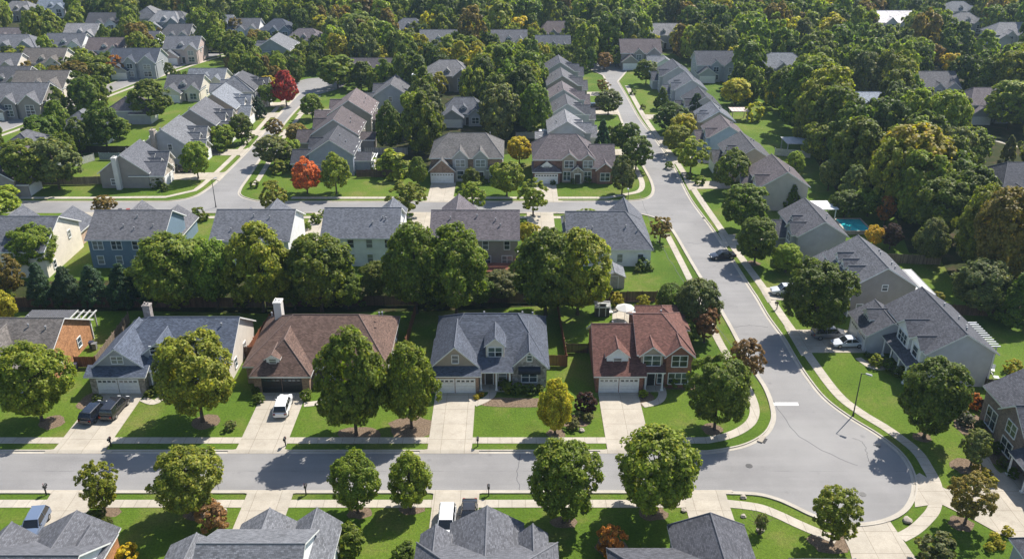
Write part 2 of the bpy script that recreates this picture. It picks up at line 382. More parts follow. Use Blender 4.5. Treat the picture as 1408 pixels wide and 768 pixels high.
# paths to doors
def path(p, w, label): walk(cr(pts(*p), 5), w, label, 'walk', .052)
path(((196, 548), (212, 553), (224, 543), (224, 530)), 1.1, 'path to the blue grey house door'); path(((418, 556), (440, 553), (455, 545)), 1.1, 'path beside the brown house garage')
path(((652, 556), (668, 549), (677, 540), (675, 524)), 1.1, 'path to the slate house porch'); path(((884, 557), (904, 552), (911, 541), (905, 524)), 1.1, 'path to the red roofed house porch')
path(((1180, 492), (1200, 505), (1225, 505), (1245, 508)), 1.0, 'path to the grey gabled house door'); path(((1352, 628), (1362, 645), (1380, 660)), 1.3, 'path to the brick house at right')
# patios and bare beds
def disc(px, py, rx, ry, name='mulch_bed', mat='mulch', z=.012, seed=0, label='brown mulch bed'):
    X, Y = at(px, py); r = random.Random(seed + int(px))
    ps = [(X + rx * (1 + r.uniform(-.2, .2)) * math.cos(a), Y + ry * (1 + r.uniform(-.2, .2)) * math.sin(a)) for a in [i * 2 * math.pi / 14 for i in range(14)]]
    sheet(name, ps, z, M[mat], label)
for i, (px, py, rx, ry) in enumerate([(70, 580, 1.6, 1.6), (284, 579, 1.7, 1.6), (493, 597, 2.6, 1.8), (565, 587, 2.9, 2.6), (765, 595, 1.3, 1.2), (978, 589, 1.4, 1.3), (151, 703, 1.3, 1.0), (272, 706, 1.5, 1.1), (494, 704, 1.4, 1.1), (566, 698, 1.6, 1.1), (777, 717, 1.5, 1.1), (897, 705, 1.7, 1.2), (1140, 746, 2.2, 1.5), (1322, 719, 1.3, 1.2), (1268, 601, 1.2, 1.1), (1330, 641, 2.0, 1.6), (1036, 362, 1.2, 1.2), (1115, 471, 1.8, 1.5), (700, 553, 5.5, 1.2), (790, 578, 2.6, 1.6), (1350, 600, 2.5, 5.5), (840, 752, 1.6, 1.6), (885, 546, 1.4, 2.2), (122, 552, 1.5, 2), (935, 528, 3.6, 1.5), (860, 412, 7, 1.1), (1222, 500, 4.0, 1.5)]):
    disc(px, py, rx, ry, seed=i, z=.008 + .001 * i)
stop = [at(1059, 553), at(1097, 553), at(1098, 557), at(1060, 557)]
sheet('road_marking', stop, .009, M['white'], 'white stop line painted across the side street')
pxsheet('patio', [(842, 424), (842, 446), (905, 446), (902, 424)], .05, 'walk', 'pale patio behind the red roofed house')
pxsheet('patio', [(495, 216), (517, 216), (517, 238), (488, 238)], .05, 'walk', 'pale patio beside the grey corner house')
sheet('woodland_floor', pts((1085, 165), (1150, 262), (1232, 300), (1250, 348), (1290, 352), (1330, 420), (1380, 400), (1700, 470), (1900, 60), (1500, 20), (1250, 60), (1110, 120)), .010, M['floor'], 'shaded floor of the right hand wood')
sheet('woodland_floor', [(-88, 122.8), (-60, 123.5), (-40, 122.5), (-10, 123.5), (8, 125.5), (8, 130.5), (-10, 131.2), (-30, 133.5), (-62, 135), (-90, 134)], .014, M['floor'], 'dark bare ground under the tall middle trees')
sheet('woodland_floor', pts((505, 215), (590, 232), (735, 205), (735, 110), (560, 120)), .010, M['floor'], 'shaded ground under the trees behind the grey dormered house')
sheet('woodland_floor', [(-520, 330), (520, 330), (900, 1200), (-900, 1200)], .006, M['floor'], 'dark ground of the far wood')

# ------------------------------------------------------------------ houses
OCC = []                                        # occupied rectangles (x0, y0, x1, y1)
for x0, y0, x1, y1 in ((-190, 76, 20, 90), (-190, 163, 34, 177), (-68, 170, -58, 292), (27, 88, 43, 318)): OCC.append((x0, y0, x1, y1))
_wc = {}
def win_mesh(w, h, style):
    k = ('w', round(w, 2), round(h, 2), style)
    if k in _wc: return _wc[k]
    mb = MB(); b = .11; d = .09
    mb.box(-w/2 - b, -d, -b, -w/2, .02, h + b); mb.box(w/2, -d, -b, w/2 + b, .02, h + b)
    mb.box(-w/2, -d, h, w/2, .02, h + b); mb.box(-w/2 - .05, -d - .06, -b, w/2 + .05, .02, 0)
    mb.box(-w/2, -d + .025, h/2 - .035, w/2, .02, h/2 + .035)
    n = max(1, round(w / 1.0))
    for i in range(1, n): x = -w/2 + w * i / n; mb.box(x - .055, -d + .01, 0, x + .055, .02, h)
    pb = MB(); pb.box(-w/2, -.045, 0, w/2, .015, h)
    if style == 'far':
        mb.m = [0] * len(mb.f); mb.box(-w/2, -.045, 0, w/2, .015, h, 1)
        _wc[k] = (mb.me('window', [M['trim'], M['glass']]), None)
    else: _wc[k] = (mb.me('window', [M['trim']]), pb.me('pane', [M['glass']]))
    return _wc[k]
FR = {'S': 0, 'E': math.pi/2, 'N': math.pi, 'W': -math.pi/2}
def garage_mesh(w, h):
    k = ('g', w, h)
    if k in _wc: return _wc[k]
    mb = MB(); mb.box(-w/2 - .12, -.06, 0, -w/2, .02, h + .12); mb.box(w/2, -.06, 0, w/2 + .12, .02, h + .12); mb.box(-w/2, -.06, h, w/2, .02, h + .12)
    for r in range(4):
        z0 = r * h / 4; mb.box(-w/2, -.03, z0 + .015, w/2, .02, z0 + h/4 - .015)
        n = max(2, round(w / .62))
        if r < 3:
            for i in range(n): x0 = -w/2 + w * i / n; mb.box(x0 + .08, -.045, z0 + .12, x0 + w/n - .08, .0, z0 + h/4 - .12)
    pb = MB(); n = max(2, round(w / .62))
    for i in range(n): x0 = -w/2 + w * i / n; pb.box(x0 + .09, -.05, h * .75 + .13, x0 + w/n - .09, .0, h - .14)
    _wc[k] = (mb, pb); return _wc[k]

class House:
    def __init__(s, cx, cy, label, roof, wall, rz=0, lod=0, group=None, ridge_caps=True):
        s.root = tag(empty('house', (cx, cy, 0), rz), label, 'house', group)
        s.cx, s.cy, s.rz = cx, cy, rz
        s.roofc, s.wallc, s.lod = roof, wall, lod
        s.rb = MB(); s.wb = {}; s.k = 0; s.roofs = []; s.caps = ridge_caps
        s.late = []
    def P(s, x, y): return (x, y)
    def roof(s, x0, y0, x1, y1, ze, axis='x', pitch=.6, ends=(0, 0), over=.4, t=.2):
        mb = s.rb; sw = axis == 'y'
        if sw: x0, y0, x1, y1 = y0, x0, y1, x1
        half = (y1 - y0) / 2 + over; z0 = ze - over * pitch + t; zr = z0 + half * pitch; ym = (y0 + y1) / 2
        X0, X1, Y0, Y1 = x0 - over, x1 + over, y0 - over, y1 + over
        a, b = X0 + ends[0], X1 - ends[1]
        if a > b: a = b = (a + b) / 2
        A, B, C, D, R0, R1 = (X0, Y0, z0), (X1, Y0, z0), (X1, Y1, z0), (X0, Y1, z0), (a, ym, zr), (b, ym, zr)
        tops = [[A, B, R1, R0], [C, D, R0, R1]] if b - a > .01 else [[A, B, R0], [C, D, R0]]
        if ends[0]: tops.append([D, A, R0])
        if ends[1]: tops.append([B, C, R1])
        loop = [A, B] + ([] if ends[1] else [R1]) + [C, D] + ([] if ends[0] else [R0])
        m = (lambda p, dz=0: (p[1], p[0], p[2] - dz)) if sw else (lambda p, dz=0: (p[0], p[1], p[2] - dz))
        for f in tops:
            mb.face([m(p) for p in f], 0); mb.face([m(p, t) for p in f], 1)
        for p, q in zip(loop, loop[1:] + loop[:1]): mb.face([m(p), m(q), m(q, t), m(p, t)], 1)
        if s.caps:
            ed = [(R0, R1)] if b - a > .05 else []
            if ends[0]: ed += [(R0, A), (R0, D)]
            if ends[1]: ed += [(R1, B), (R1, C)]
            for p, q in ed: mb.tube(Vector(m(p)) + Vector((0, 0, .0)), Vector(m(q)), .085, .085, 6, 2)
        s.roofs.append((sw, X0, X1, Y0, Y1, z0, pitch, ym, zr, a, b))
        return zr
    def wing(s, x0, y0, x1, y1, ze, axis='x', pitch=.6, ends=(0, 0), over=.4, mat='siding', z0=-.1, wc=None, gm=None):
        k = s.k; s.k += 1; e = .012 * k; x0 += e; y0 += e; x1 -= e; y1 -= e; ze += .014 * k
        wb = s.wb.setdefault((mat, wc or s.wallc), MB())
        wb.box(x0, y0, z0, x1, y1, ze)
        if axis == 'x':
            h = (y1 - y0) / 2 * pitch
            for i, x in enumerate((x0, x1)):
                if not ends[i]: s.gable(gm and s.wb.setdefault(gm, MB()) or wb, [(x, y0, ze), (x, y1, ze), (x, (y0 + y1) / 2, ze + h)], (-.12 if i else .12, 0))
        else:
            h = (x1 - x0) / 2 * pitch
            for i, y in enumerate((y0, y1)):
                if not ends[i]: s.gable(gm and s.wb.setdefault(gm, MB()) or wb, [(x0, y, ze), (x1, y, ze), ((x0 + x1) / 2, y, ze + h)], (0, -.12 if i else .12))
        s.roof(x0, y0, x1, y1, ze, axis, pitch, ends, over)
        OCC.append(s.world_rect(x0, y0, x1, y1))
        return s
    def gable(s, mb, tri, d):
        # thin prism that fills the gable triangle
        dx, dy = d
        b = [(p[0] + dx, p[1] + dy, p[2]) for p in tri]
        mb.mesh(list(tri) + b, [(0, 1, 2), (5, 4, 3), (0, 3, 4, 1), (1, 4, 5, 2), (2, 5, 3, 0)])
    def world_rect(s, x0, y0, x1, y1):
        c, n = math.cos(s.rz), math.sin(s.rz)
        P = [(s.cx + x * c - y * n, s.cy + x * n + y * c) for x, y in ((x0, y0), (x1, y1))]
        return (min(P[0][0], P[1][0]), min(P[0][1], P[1][1]), max(P[0][0], P[1][0]), max(P[0][1], P[1][1]))
    def pos(s, face, u, plane, z, out=0.0):
        # u runs along the face in the house's own x (S, N) or y (E, W)
        return {'S': (u, plane - out, z), 'N': (u, plane + out, z), 'E': (plane + out, u, z), 'W': (plane - out, u, z)}[face]
    def win(s, face, u, plane, z, w=1.0, h=1.5):
        fm, pm = win_mesh(w, h, 'far' if s.lod else 'near')
        o = link('window', fm, s.root, s.pos(face, u, plane, z), (0, 0, FR[face]))
        if pm: link('pane', pm, o)
        return o
    def garage(s, face, u, plane, w=4.9, h=2.2, doors=1, mat='white'):
        for i in range(doors):
            ww = w / doors - (.35 if doors > 1 else 0); uu = u - w/2 + w * (i + .5) / doors
            a, b = garage_mesh(round(ww, 2), h)
            o = a.obj('garage_door', M[mat], s.root, s.pos(face, uu, plane, .03), (0, 0, FR[face]))
            if s.lod == 0: b.obj('pane', M['glass'], o)
    def door(s, face, u, plane, z=.15, c=(.06, .05, .045), w=1.0):
        mb = MB(); mb.box(-w/2 - .12, -.08, 0, -w/2, .02, 2.3); mb.box(w/2, -.08, 0, w/2 + .12, .02, 2.3); mb.box(-w/2, -.08, 2.1, w/2, .02, 2.3)
        n0 = len(mb.f); mb.box(-w/2, -.04, 0, w/2, .02, 2.1, 1)
        o = mb.obj('door', [M['trim'], M['painted']], s.root, s.pos(face, u, plane, z), (0, 0, FR[face]), c)
        if s.lod == 0:
            hb = MB(); hb.tube((w/2 - .12, -.1, 1), (w/2 - .12, -.02, 1), .035, .035, 6); hb.obj('handle', M['rim'], o)
    def column(s, x, y, z0, z1, r=.14):
        mb = MB(); mb.box(-r*1.4, -r*1.4, 0, r*1.4, r*1.4, .25); mb.tube((0, 0, .25), (0, 0, z1 - z0 - .15), r, r * .85, 10); mb.box(-r*1.3, -r*1.3, z1 - z0 - .15, r*1.3, r*1.3, z1 - z0)
        mb.obj('column', M['white'], s.root, (x, y, z0))
    def box(s, name, x0, y0, z0, x1, y1, z1, mat, c=None): 
        mb = MB(); mb.box(x0, y0, z0, x1, y1, z1); return mb.obj(name, M[mat], s.root, color=c)
    def shed(s, x0, y0, x1, y1, zlow, zhigh, low='S', t=.16):
        """lean-to strip of roof; low side named"""
        z = {'S': (zlow, zlow, zhigh, zhigh), 'N': (zhigh, zhigh, zlow, zlow), 'W': (zlow, zhigh, zhigh, zlow), 'E': (zhigh, zlow, zlow, zhigh)}[low]
        p = [(x0, y0), (x1, y0), (x1, y1), (x0, y1)]
        T = [(*q, zz + t) for q, zz in zip(p, z)]; B = [(*q, zz) for q, zz in zip(p, z)]
        s.rb.face(T, 0); s.rb.face(B, 1)
        for i in range(4): j = (i + 1) % 4; s.rb.face([T[i], T[j], B[j], B[i]], 1)
    def dormer(s, face, u, plane, z, w=2.4, h=1.5, back=3.5, pitch=.8, mat='siding', wc=None, win=True, ww=None, wh=None, hip=0):
        """gabled dormer whose front stands at plane"""
        mb = MB(); hw = w / 2; hh = hw * pitch
        mb.box(-hw, 0, -.6, hw, back, h, 0); mb.mesh([(-hw, 0, h), (hw, 0, h), (0, 0, h + hh), (-hw, .1, h), (hw, .1, h), (0, .1, h + hh)], [(0, 1, 2), (5, 4, 3), (0, 3, 4, 1), (1, 4, 5, 2), (2, 5, 3, 0)], 0)
        o = mb.obj('dormer', M[mat], s.root, s.pos(face, u, plane, z), (0, 0, FR[face]), wc or s.wallc)
        t = House.__new__(House); t.rb = MB(); t.roofs = []; t.caps = s.caps
        House.roof(t, -hw, 0, hw, back, h, 'y', pitch, (hip, 0), .25, .14)
        t.rb.obj('dormer_roof', [M['shingle'], M['trim'], M['ridge']], o, color=s.roofc)
        if win and s.lod == 0:
            fm, pm = win_mesh(ww or w * .55, wh or h * .72, 'far'); link('window', fm, o, (0, 0, h * .12))
        elif win:
            fm, pm = win_mesh(ww or w * .55, wh or h * .72, 'far'); link('window', fm, o, (0, 0, h * .12))
    def z_at(s, x, y, n=0):
        sw, X0, X1, Y0, Y1, z0, pitch, ym, zr, a, b = s.roofs[n]
        if sw: x, y = y, x
        return zr - abs(y - ym) * pitch
    def chimney(s, x, y, w, d, z0, z1, mat='brick', c=(.30, .27, .24)):
        mb = MB(); mb.box(x - w/2, y - d/2, z0, x + w/2, y + d/2, z1); mb.box(x - w/2 - .08, y - d/2 - .08, z1 - .25, x + w/2 + .08, y + d/2 + .08, z1 - .05)
        for k, e in ((-.22, .35), (.22, .25)): mb.tube((x + w*k, y, z1 - .1), (x + w*k, y, z1 + e), .13, .12, 8)
        s.late.append(('chimney', mb, mat, c, None))
    def vents(s, *pp, n=0):
        for x, y in pp:
            z = s.z_at(x, y, n); mb = MB(); mb.tube((x, y, z - .1), (x, y, z + .42), .09, .09, 8); mb.tube((x, y, z + .36), (x, y, z + .5), .15, .12, 8)
            s.late.append(('vent', mb, 'pipe', None, None))
    def downspout(s, x, y, z):
        s.box('downspout', x - .07, y - .07, 0, x + .07, y + .07, z, 'white')
    def done(s):
        ro = s.rb.obj('roof', [M['shingle'], M['trim'], M['ridge']], s.root, color=s.roofc)
        for (mat, c), mb in s.wb.items(): mb.obj('wall', M[mat], s.root, color=c)
        for nm, mb, mat, c, cp in s.late:
            o = mb.obj(nm, M[mat], ro, color=c)
        return s
SLATE = (.086, .097, .124); BLUEG = (.095, .112, .150); BROWN = (.138, .090, .073); RED = (.150, .074, .060); TAUPE = (.145, .130, .120)
GREY = (.122, .125, .140); DGREY = (.090, .092, .106); LGREY = (.185, .19, .205); MAUVE = (.130, .112, .118)
BEIGE = (.44, .39, .32); CREAM = (.66, .60, .50); WHT = (.78, .78, .77); BLUE = (.145, .205, .265); TAN = (.36, .30, .24); GRW = (.36, .37, .39); GTAUPE = (.27, .245, .225)
OBR = (.41, .205, .10); RBR = (.25, .115, .08); BBR = (.30, .20, .145); STN = (.34, .30, .25)

def H(cx, cy, *a, **k): return House(cx, cy, *a, **k)
# --- middle row, slate roofed house (world coordinates less the house centre)
h = H(-3, 107, 'slate grey roofed house with two white garage doors and a single central dormer', SLATE, STN)
X = lambda x: x + 3
Yv = lambda y: y - 107
h.wing(X(-10.6), Yv(101.6), X(4.7), Yv(115.6), 3.0, 'x', .60, (4.3, 4.3), mat='brick', wc=BBR)
h.wing(X(-10.8), Yv(100.6), X(-4.5), Yv(108), 3.5, 'y', .95, (0, 0), mat='siding', wc=TAN, over=.3)
h.wing(X(0.0), Yv(101.0), X(4.65), Yv(109), 3.25, 'y', 1.0, (0, 0), mat='stone', wc=(.33, .30, .27), over=.3)
wb = h.wb.setdefault(('brick', BBR), MB()); wb.box(X(-10.85), Yv(99.6), -.1, X(-4.45), Yv(101.5), 2.75)
h.shed(X(-11.2), Yv(99.15), X(-4.1), Yv(100.75), 2.72, 3.55)
h.shed(X(-4.6), Yv(99.9), X(.2), Yv(102.2), 2.9, 3.9)
h.garage('S', X(-7.65), Yv(99.6), 5.6, 2.15, 2)
h.dormer('S', X(-2.3), Yv(102.6), 3.75, 2.5, 1.9, 4.2, .85, wc=CREAM, ww=1.8, wh=1.35)
h.win('S', X(-7.6), Yv(100.6), 4.15, .8, 1.1); h.win('S', X(2.35), Yv(101.03), .9, 2.0, 1.5); h.win('S', X(2.35), Yv(101.03), 4.2, .6, .8)
mb = MB(); mb.tube((X(.85), Yv(100.9), 2.75), (X(3.85), Yv(100.9), 2.75), .55, .55, 12); mb.obj('awning', M['painted'], h.root, color=(.02, .025, .04))
h.door('S', X(-3.1), Yv(101.6)); h.win('S', X(-1.3), Yv(101.6), .7, 1.0, 1.6)
for x in (-4.2, -2.1, -.3): h.column(X(x), Yv(100.2), 0, 2.95)
h.box('porch', X(-4.5), Yv(99.9), -.1, X(0), Yv(101.7), .14, 'walk')
h.vents((X(-4), Yv(111)), (X(3), Yv(112.5)), (X(1.5), Yv(111.5))); h.done()
# --- red roofed two storey house on the corner
h = H(17.5, 107, 'red brown roofed brick house on the corner with two white garage doors', RED, RBR)
X = lambda x: x - 17.5
h.wing(X(11.3), Yv(99.7), X(17.6), Yv(112.2), 2.85, 'x', .66, (0, 0), mat='brick')
h.wing(X(17.1), Yv(101.4), X(24.2), Yv(112.8), 5.1, 'x', .50, (0, 3.8), mat='brick')
h.wing(X(20.7), Yv(100.9), X(24.25), Yv(107), 5.0, 'y', .85, (0, 0), mat='brick', over=.35)
h.wing(X(17.3), Yv(101.0), X(20.3), Yv(107), 5.1, 'y', .8, (0, 0), mat='siding', wc=TAN, z0=2.7, over=.35)
h.wing(X(18.8), Yv(110), X(25.2), Yv(117), 4.1, 'y', .5, (3.5, 3.5), mat='brick')
h.garage('S', X(14.35), Yv(99.7), 5.5, 2.15, 2)
h.dormer('S', X(14.2), Yv(101.2), 3.7, 2.9, 1.1, 5.0, .80, wc=WHT, ww=1.0, wh=.65)
h.shed(X(16.9), Yv(99.9), X(20.6), Yv(101.3), 2.85, 3.5)
h.win('S', X(18.8), Yv(101.0), 3.5, 2.2, 1.5); h.win('S', X(22.5), Yv(100.93), 3.4, 2.0, 1.6); h.win('S', X(22.5), Yv(100.93), .7, 2.6, 1.6)
h.door('S', X(18.9), Yv(101.4), c=(.03, .03, .035)); h.win('S', X(20.15), Yv(101.4), .5, .7, 1.7)
for x in (17.95, 20.25): h.column(X(x), Yv(100.15), 0, 2.85)
h.box('porch', X(17.6), Yv(99.9), -.1, X(20.6), Yv(101.5), .14, 'walk')
for y in (103, 106.5, 110): h.win('E', Yv(y), X(24.2), 3.5, 1.0, 1.5); h.win('E', Yv(y), X(24.2), .7, 1.0, 1.5)
h.vents((X(14), Yv(107)), (X(16), Yv(108.5))); h.vents((X(21), Yv(109)), n=1); h.done()
# --- brown roofed house
h = H(-27, 107.5, 'brown roofed ranch house with two dark garage doors and a white side chimney', BROWN, BBR)
X = lambda x: x + 27
Yv = lambda y: y - 107.5
h.wing(X(-36.2), Yv(102), X(-17.2), Yv(115.6), 2.95, 'x', .58, (5.8, 4.8), mat='brick')
h.wing(X(-34.7), Yv(99.7), X(-27.2), Yv(108), 2.85, 'y', .82, (4.2, 0), mat='brick')
h.wing(X(-21.5), Yv(101.2), X(-17.4), Yv(108), 3.0, 'y', .8, (0, 0), mat='brick', over=.3)
h.garage('S', X(-30.9), Yv(99.7), 5.5, 2.2, 2, 'darkdoor')
h.dormer('S', X(-32.1), Yv(100.9), 3.85, 1.7, .75, 3.0, .62, wc=WHT, ww=.9, wh=.6)
h.win('S', X(-19.4), Yv(101.22), .8, 1.9, 1.5); h.win('S', X(-24.5), Yv(102), .8, 1.9, 1.5); h.door('S', X(-26.2), Yv(102))
for y in (104.5, 108.5, 112.5): h.win('E', Yv(y), X(-17.2), .9, 1.0, 1.4)
h.chimney(X(-33.9), Yv(112.6), 1.05, 1.4, 0, 7.4, 'siding', (.66, .64, .60)); h.vents((X(-19), Yv(110.5)), (X(-18.4), Yv(109.5)), (X(-34.5), Yv(111))); h.done()
# --- blue grey house
h = H(-48, 107.5, 'blue grey roofed house with two pale garage doors and a brick chimney at its left', BLUEG, STN)
X = lambda x: x + 48
h.wing(X(-56), Yv(102), X(-38.6), Yv(114.5), 2.95, 'x', .62, (5.5, 0), mat='siding', wc=(.62, .57, .50))
h.wing(X(-56.6), Yv(100.7), X(-49.1), Yv(109), 3.1, 'y', .82, (0, 0), mat='siding', wc=GRW, over=.35)
h.wing(X(-50.4), Yv(102.6), X(-45.6), Yv(109), 4.1, 'y', .8, (0, 0), mat='siding', wc=GRW, over=.3)
h.wb.setdefault(('stone', STN), MB()).box(X(-56.5), Yv(99.5), -.1, X(-49.2), Yv(101.4), 2.75)
h.shed(X(-57.0), Yv(99.0), X(-48.7), Yv(100.85), 2.7, 3.5); h.shed(X(-49.3), Yv(100.2), X(-44), Yv(102.8), 2.85, 4.0)
h.garage('S', X(-52.8), Yv(99.5), 5.7, 2.15, 2)
h.win('S', X(-52.85), Yv(100.72), 4.0, 1.5, 1.0); h.win('S', X(-47.9), Yv(102.62), 4.35, 2.3, 1.1)
h.door('S', X(-47), Yv(102)); h.win('S', X(-43), Yv(102), .8, 1.8, 1.5); h.win('S', X(-40.3), Yv(102), .8, 1.0, 1.5)
for y in (105, 109.5): h.win('E', Yv(y), X(-38.6), .9, .9, 1.3)
h.chimney(X(-53.0), Yv(112.6), 1.0, .95, 3, 6.8, 'brick', (.30, .27, .25)); h.vents((X(-40.5), Yv(107)), (X(-41.5), Yv(106)))
for x in (-48.6, -45): h.column(X(x), Yv(100.5), 0, 2.85)
h.done()
# --- taupe roofed house with orange brick side
h = H(-72, 107, 'taupe roofed house with a sunlit orange brick side wall at the left edge', TAUPE, OBR)
X = lambda x: x + 72
Yv = lambda y: y - 107
h.wing(X(-90), Yv(100.6), X(-62.9), Yv(114.6), 3.1, 'x', .56, (0, 0), mat='brick')
h.wing(X(-74.5), Yv(99.3), X(-66.0), Yv(108), 3.1, 'y', .80, (0, 0), mat='siding', wc=WHT)
h.wing(X(-85), Yv(98.4), X(-77), Yv(108), 3.0, 'y', .75, (0, 0), mat='siding', wc=WHT)
h.garage('S', X(-81), Yv(98.4), 4.9, 2.15, 1); h.win('S', X(-70.2), Yv(99.3), .8, 2.0, 1.5); h.win('S', X(-64.5), Yv(100.6), .8, 1.2, 1.5)
h.win('E', Yv(104.5), X(-62.9), 1.0, 1.0, 1.4); h.win('E', Yv(110.5), X(-62.9), 1.0, 1.0, 1.4)
h.vents((X(-67), Yv(106.3)), (X(-64.5), Yv(106)), (X(-69), Yv(110))); h.downspout(X(-62.8), Yv(114.5), 3); h.done()

# --- nearest row, seen from behind: garages face the main street (north)
def near(cx, label, roof, wall, wings, main, gx, gy, extra=()):
    h = H(cx, 62, label, roof, wall)
    x0, y0, x1, y1, ze, pitch, ends, wm, wc = main
    h.wing(x0 - cx, y0 - 62, x1 - cx, y1 - 62, ze, 'x', pitch, ends, mat=wm, wc=wc)
    for (a0, b0, a1, b1, ze, pitch, ends, wm, wc) in wings: h.wing(a0 - cx, b0 - 62, a1 - cx, b1 - 62, ze, 'y', pitch, ends, mat=wm, wc=wc)
    h.garage('N', gx - cx, gy - 62, 4.9, 2.15, 1)
    for f, u, p, z, w, hh in extra: h.win(f, u - (cx if f in 'SN' else 62), p - (62 if f in 'SN' else cx), z, w, hh)
    return h
h = near(-46, 'grey roofed house at the bottom left with an orange brick side wall', GREY, OBR,
    [(-47.9, 60, -40.6, 69.6, 2.9, .56, (0, 0), 'brick', OBR), (-52.2, 60, -47.6, 67.8, 3.2, .8, (0, 0), 'siding', GRW), (-44.2, 60, -40.2, 68.3, 3.3, .55, (0, 0), 'brick', OBR)],
    (-58, 56.5, -40.4, 67.0, 3.4, .62, (0, 0), 'siding', WHT), -44.3, 69.6, [('E', 62, -40.4, .9, 1.0, 1.4)])
h.vents((-7, -5), (-3, -4)); h.done()
h = near(-24.5, 'pale grey roofed house with two tall street gables and a white side wall', (.150, .155, .17), WHT,
    [(-27.6, 60, -22.0, 70.2, 2.9, .66, (0, 0), 'siding', WHT), (-22.1, 60, -17.9, 70.4, 3.0, .78, (0, 0), 'siding', WHT), (-34.0, 58, -29.0, 67.4, 2.6, .55, (0, 0), 'siding', WHT)],
    (-28.8, 57.5, -19.5, 67.0, 5.0, .55, (0, 0), 'siding', WHT), -24.8, 70.2, [('E', 59, -19.5, 3.4, 1.0, 1.5)])
h.vents((-1.4, -4.5), (.4, -4.8), (2.6, -4.6)); h.done()
h = near(-2.5, 'dark grey roofed house with one big street gable between two tiny gables', GREY, GRW,
    [(-6.0, 58, .9, 70.3, 2.9, .60, (0, 0), 'siding', GRW), (-8.9, 60, -6.4, 68.3, 3.3, .8, (0, 0), 'siding', GRW), (.9, 60, 3.3, 68.4, 3.3, .8, (0, 0), 'siding', GRW)],
    (-9.2, 57.5, 4.2, 67.3, 3.0, .52, (3, 3), 'siding', GRW), -2.6, 70.3)
h.vents((-4, -5), (3.6, -4)); h.done()
h = near(17.5, 'dark slate roofed house with one broad hipped garage wing by the cul de sac', DGREY, GRW,
    [(16.4, 56, 23.6, 70.0, 2.9, .66, (0, 1.2), 'siding', GRW)],
    (9.8, 56.5, 22.6, 66.6, 2.9, .46, (2.5, 2), 'siding', GRW), 20.6, 70.0)
h.vents((-4, -5)); h.done()
h = near(30.5, 'grey hip roofed house just peeping over the bottom edge', GREY, GRW, [(27.6, 56, 33.4, 65.2, 3.0, .9, (0, 4), 'siding', GRW)], (25, 48, 37, 60, 3.2, .5, (4, 4), 'siding', GRW), 30.5, 65.2); h.done()
h = H(54.6, 62.6, 'dark roofed house corner in the bottom right corner', DGREY, GRW); h.wing(-4.2, -9, 8, 5.0, 3.3, 'y', .6, (4, 4)); h.garage('W', -1, -4.2, 4.8, 2.15); h.done()
# --- brick house at the right edge, front to the west
h = H(66, 87, 'brick two storey house at the right edge with white framed windows', DGREY, (.22, .17, .15))
h.wing(-6.3, -9, 7, 6.0, 5.2, 'y', .55, (0, 0), mat='brick'); h.wing(-6.9, -4.2, 0, 1.2, 5.1, 'x', .8, (0, 0), mat='brick', over=.35); h.wing(-7.4, -15, 3, -8.6, 2.9, 'x', .6, (0, 4), mat='brick')
h.win('W', -1.5, -6.9, 3.4, 1.9, 1.5); h.win('W', 3.6, -6.3, .9, 2.2, 2.4); h.win('W', -1.5, -6.9, .7, 2.2, 1.7); h.win('W', -6.5, -6.3, 3.4, 1.2, 1.5)
h.shed(-8.4, -8.6, -6.2, -4.2, 2.8, 3.5, 'W'); h.door('W', -6, -6.3); h.column(-8.1, -8.0, 0, 2.8); h.column(-8.1, -4.8, 0, 2.8); h.garage('W', -11.8, -7.4, 4.8, 2.2)
h.vents((2, -3), (3, 2)); h.done()

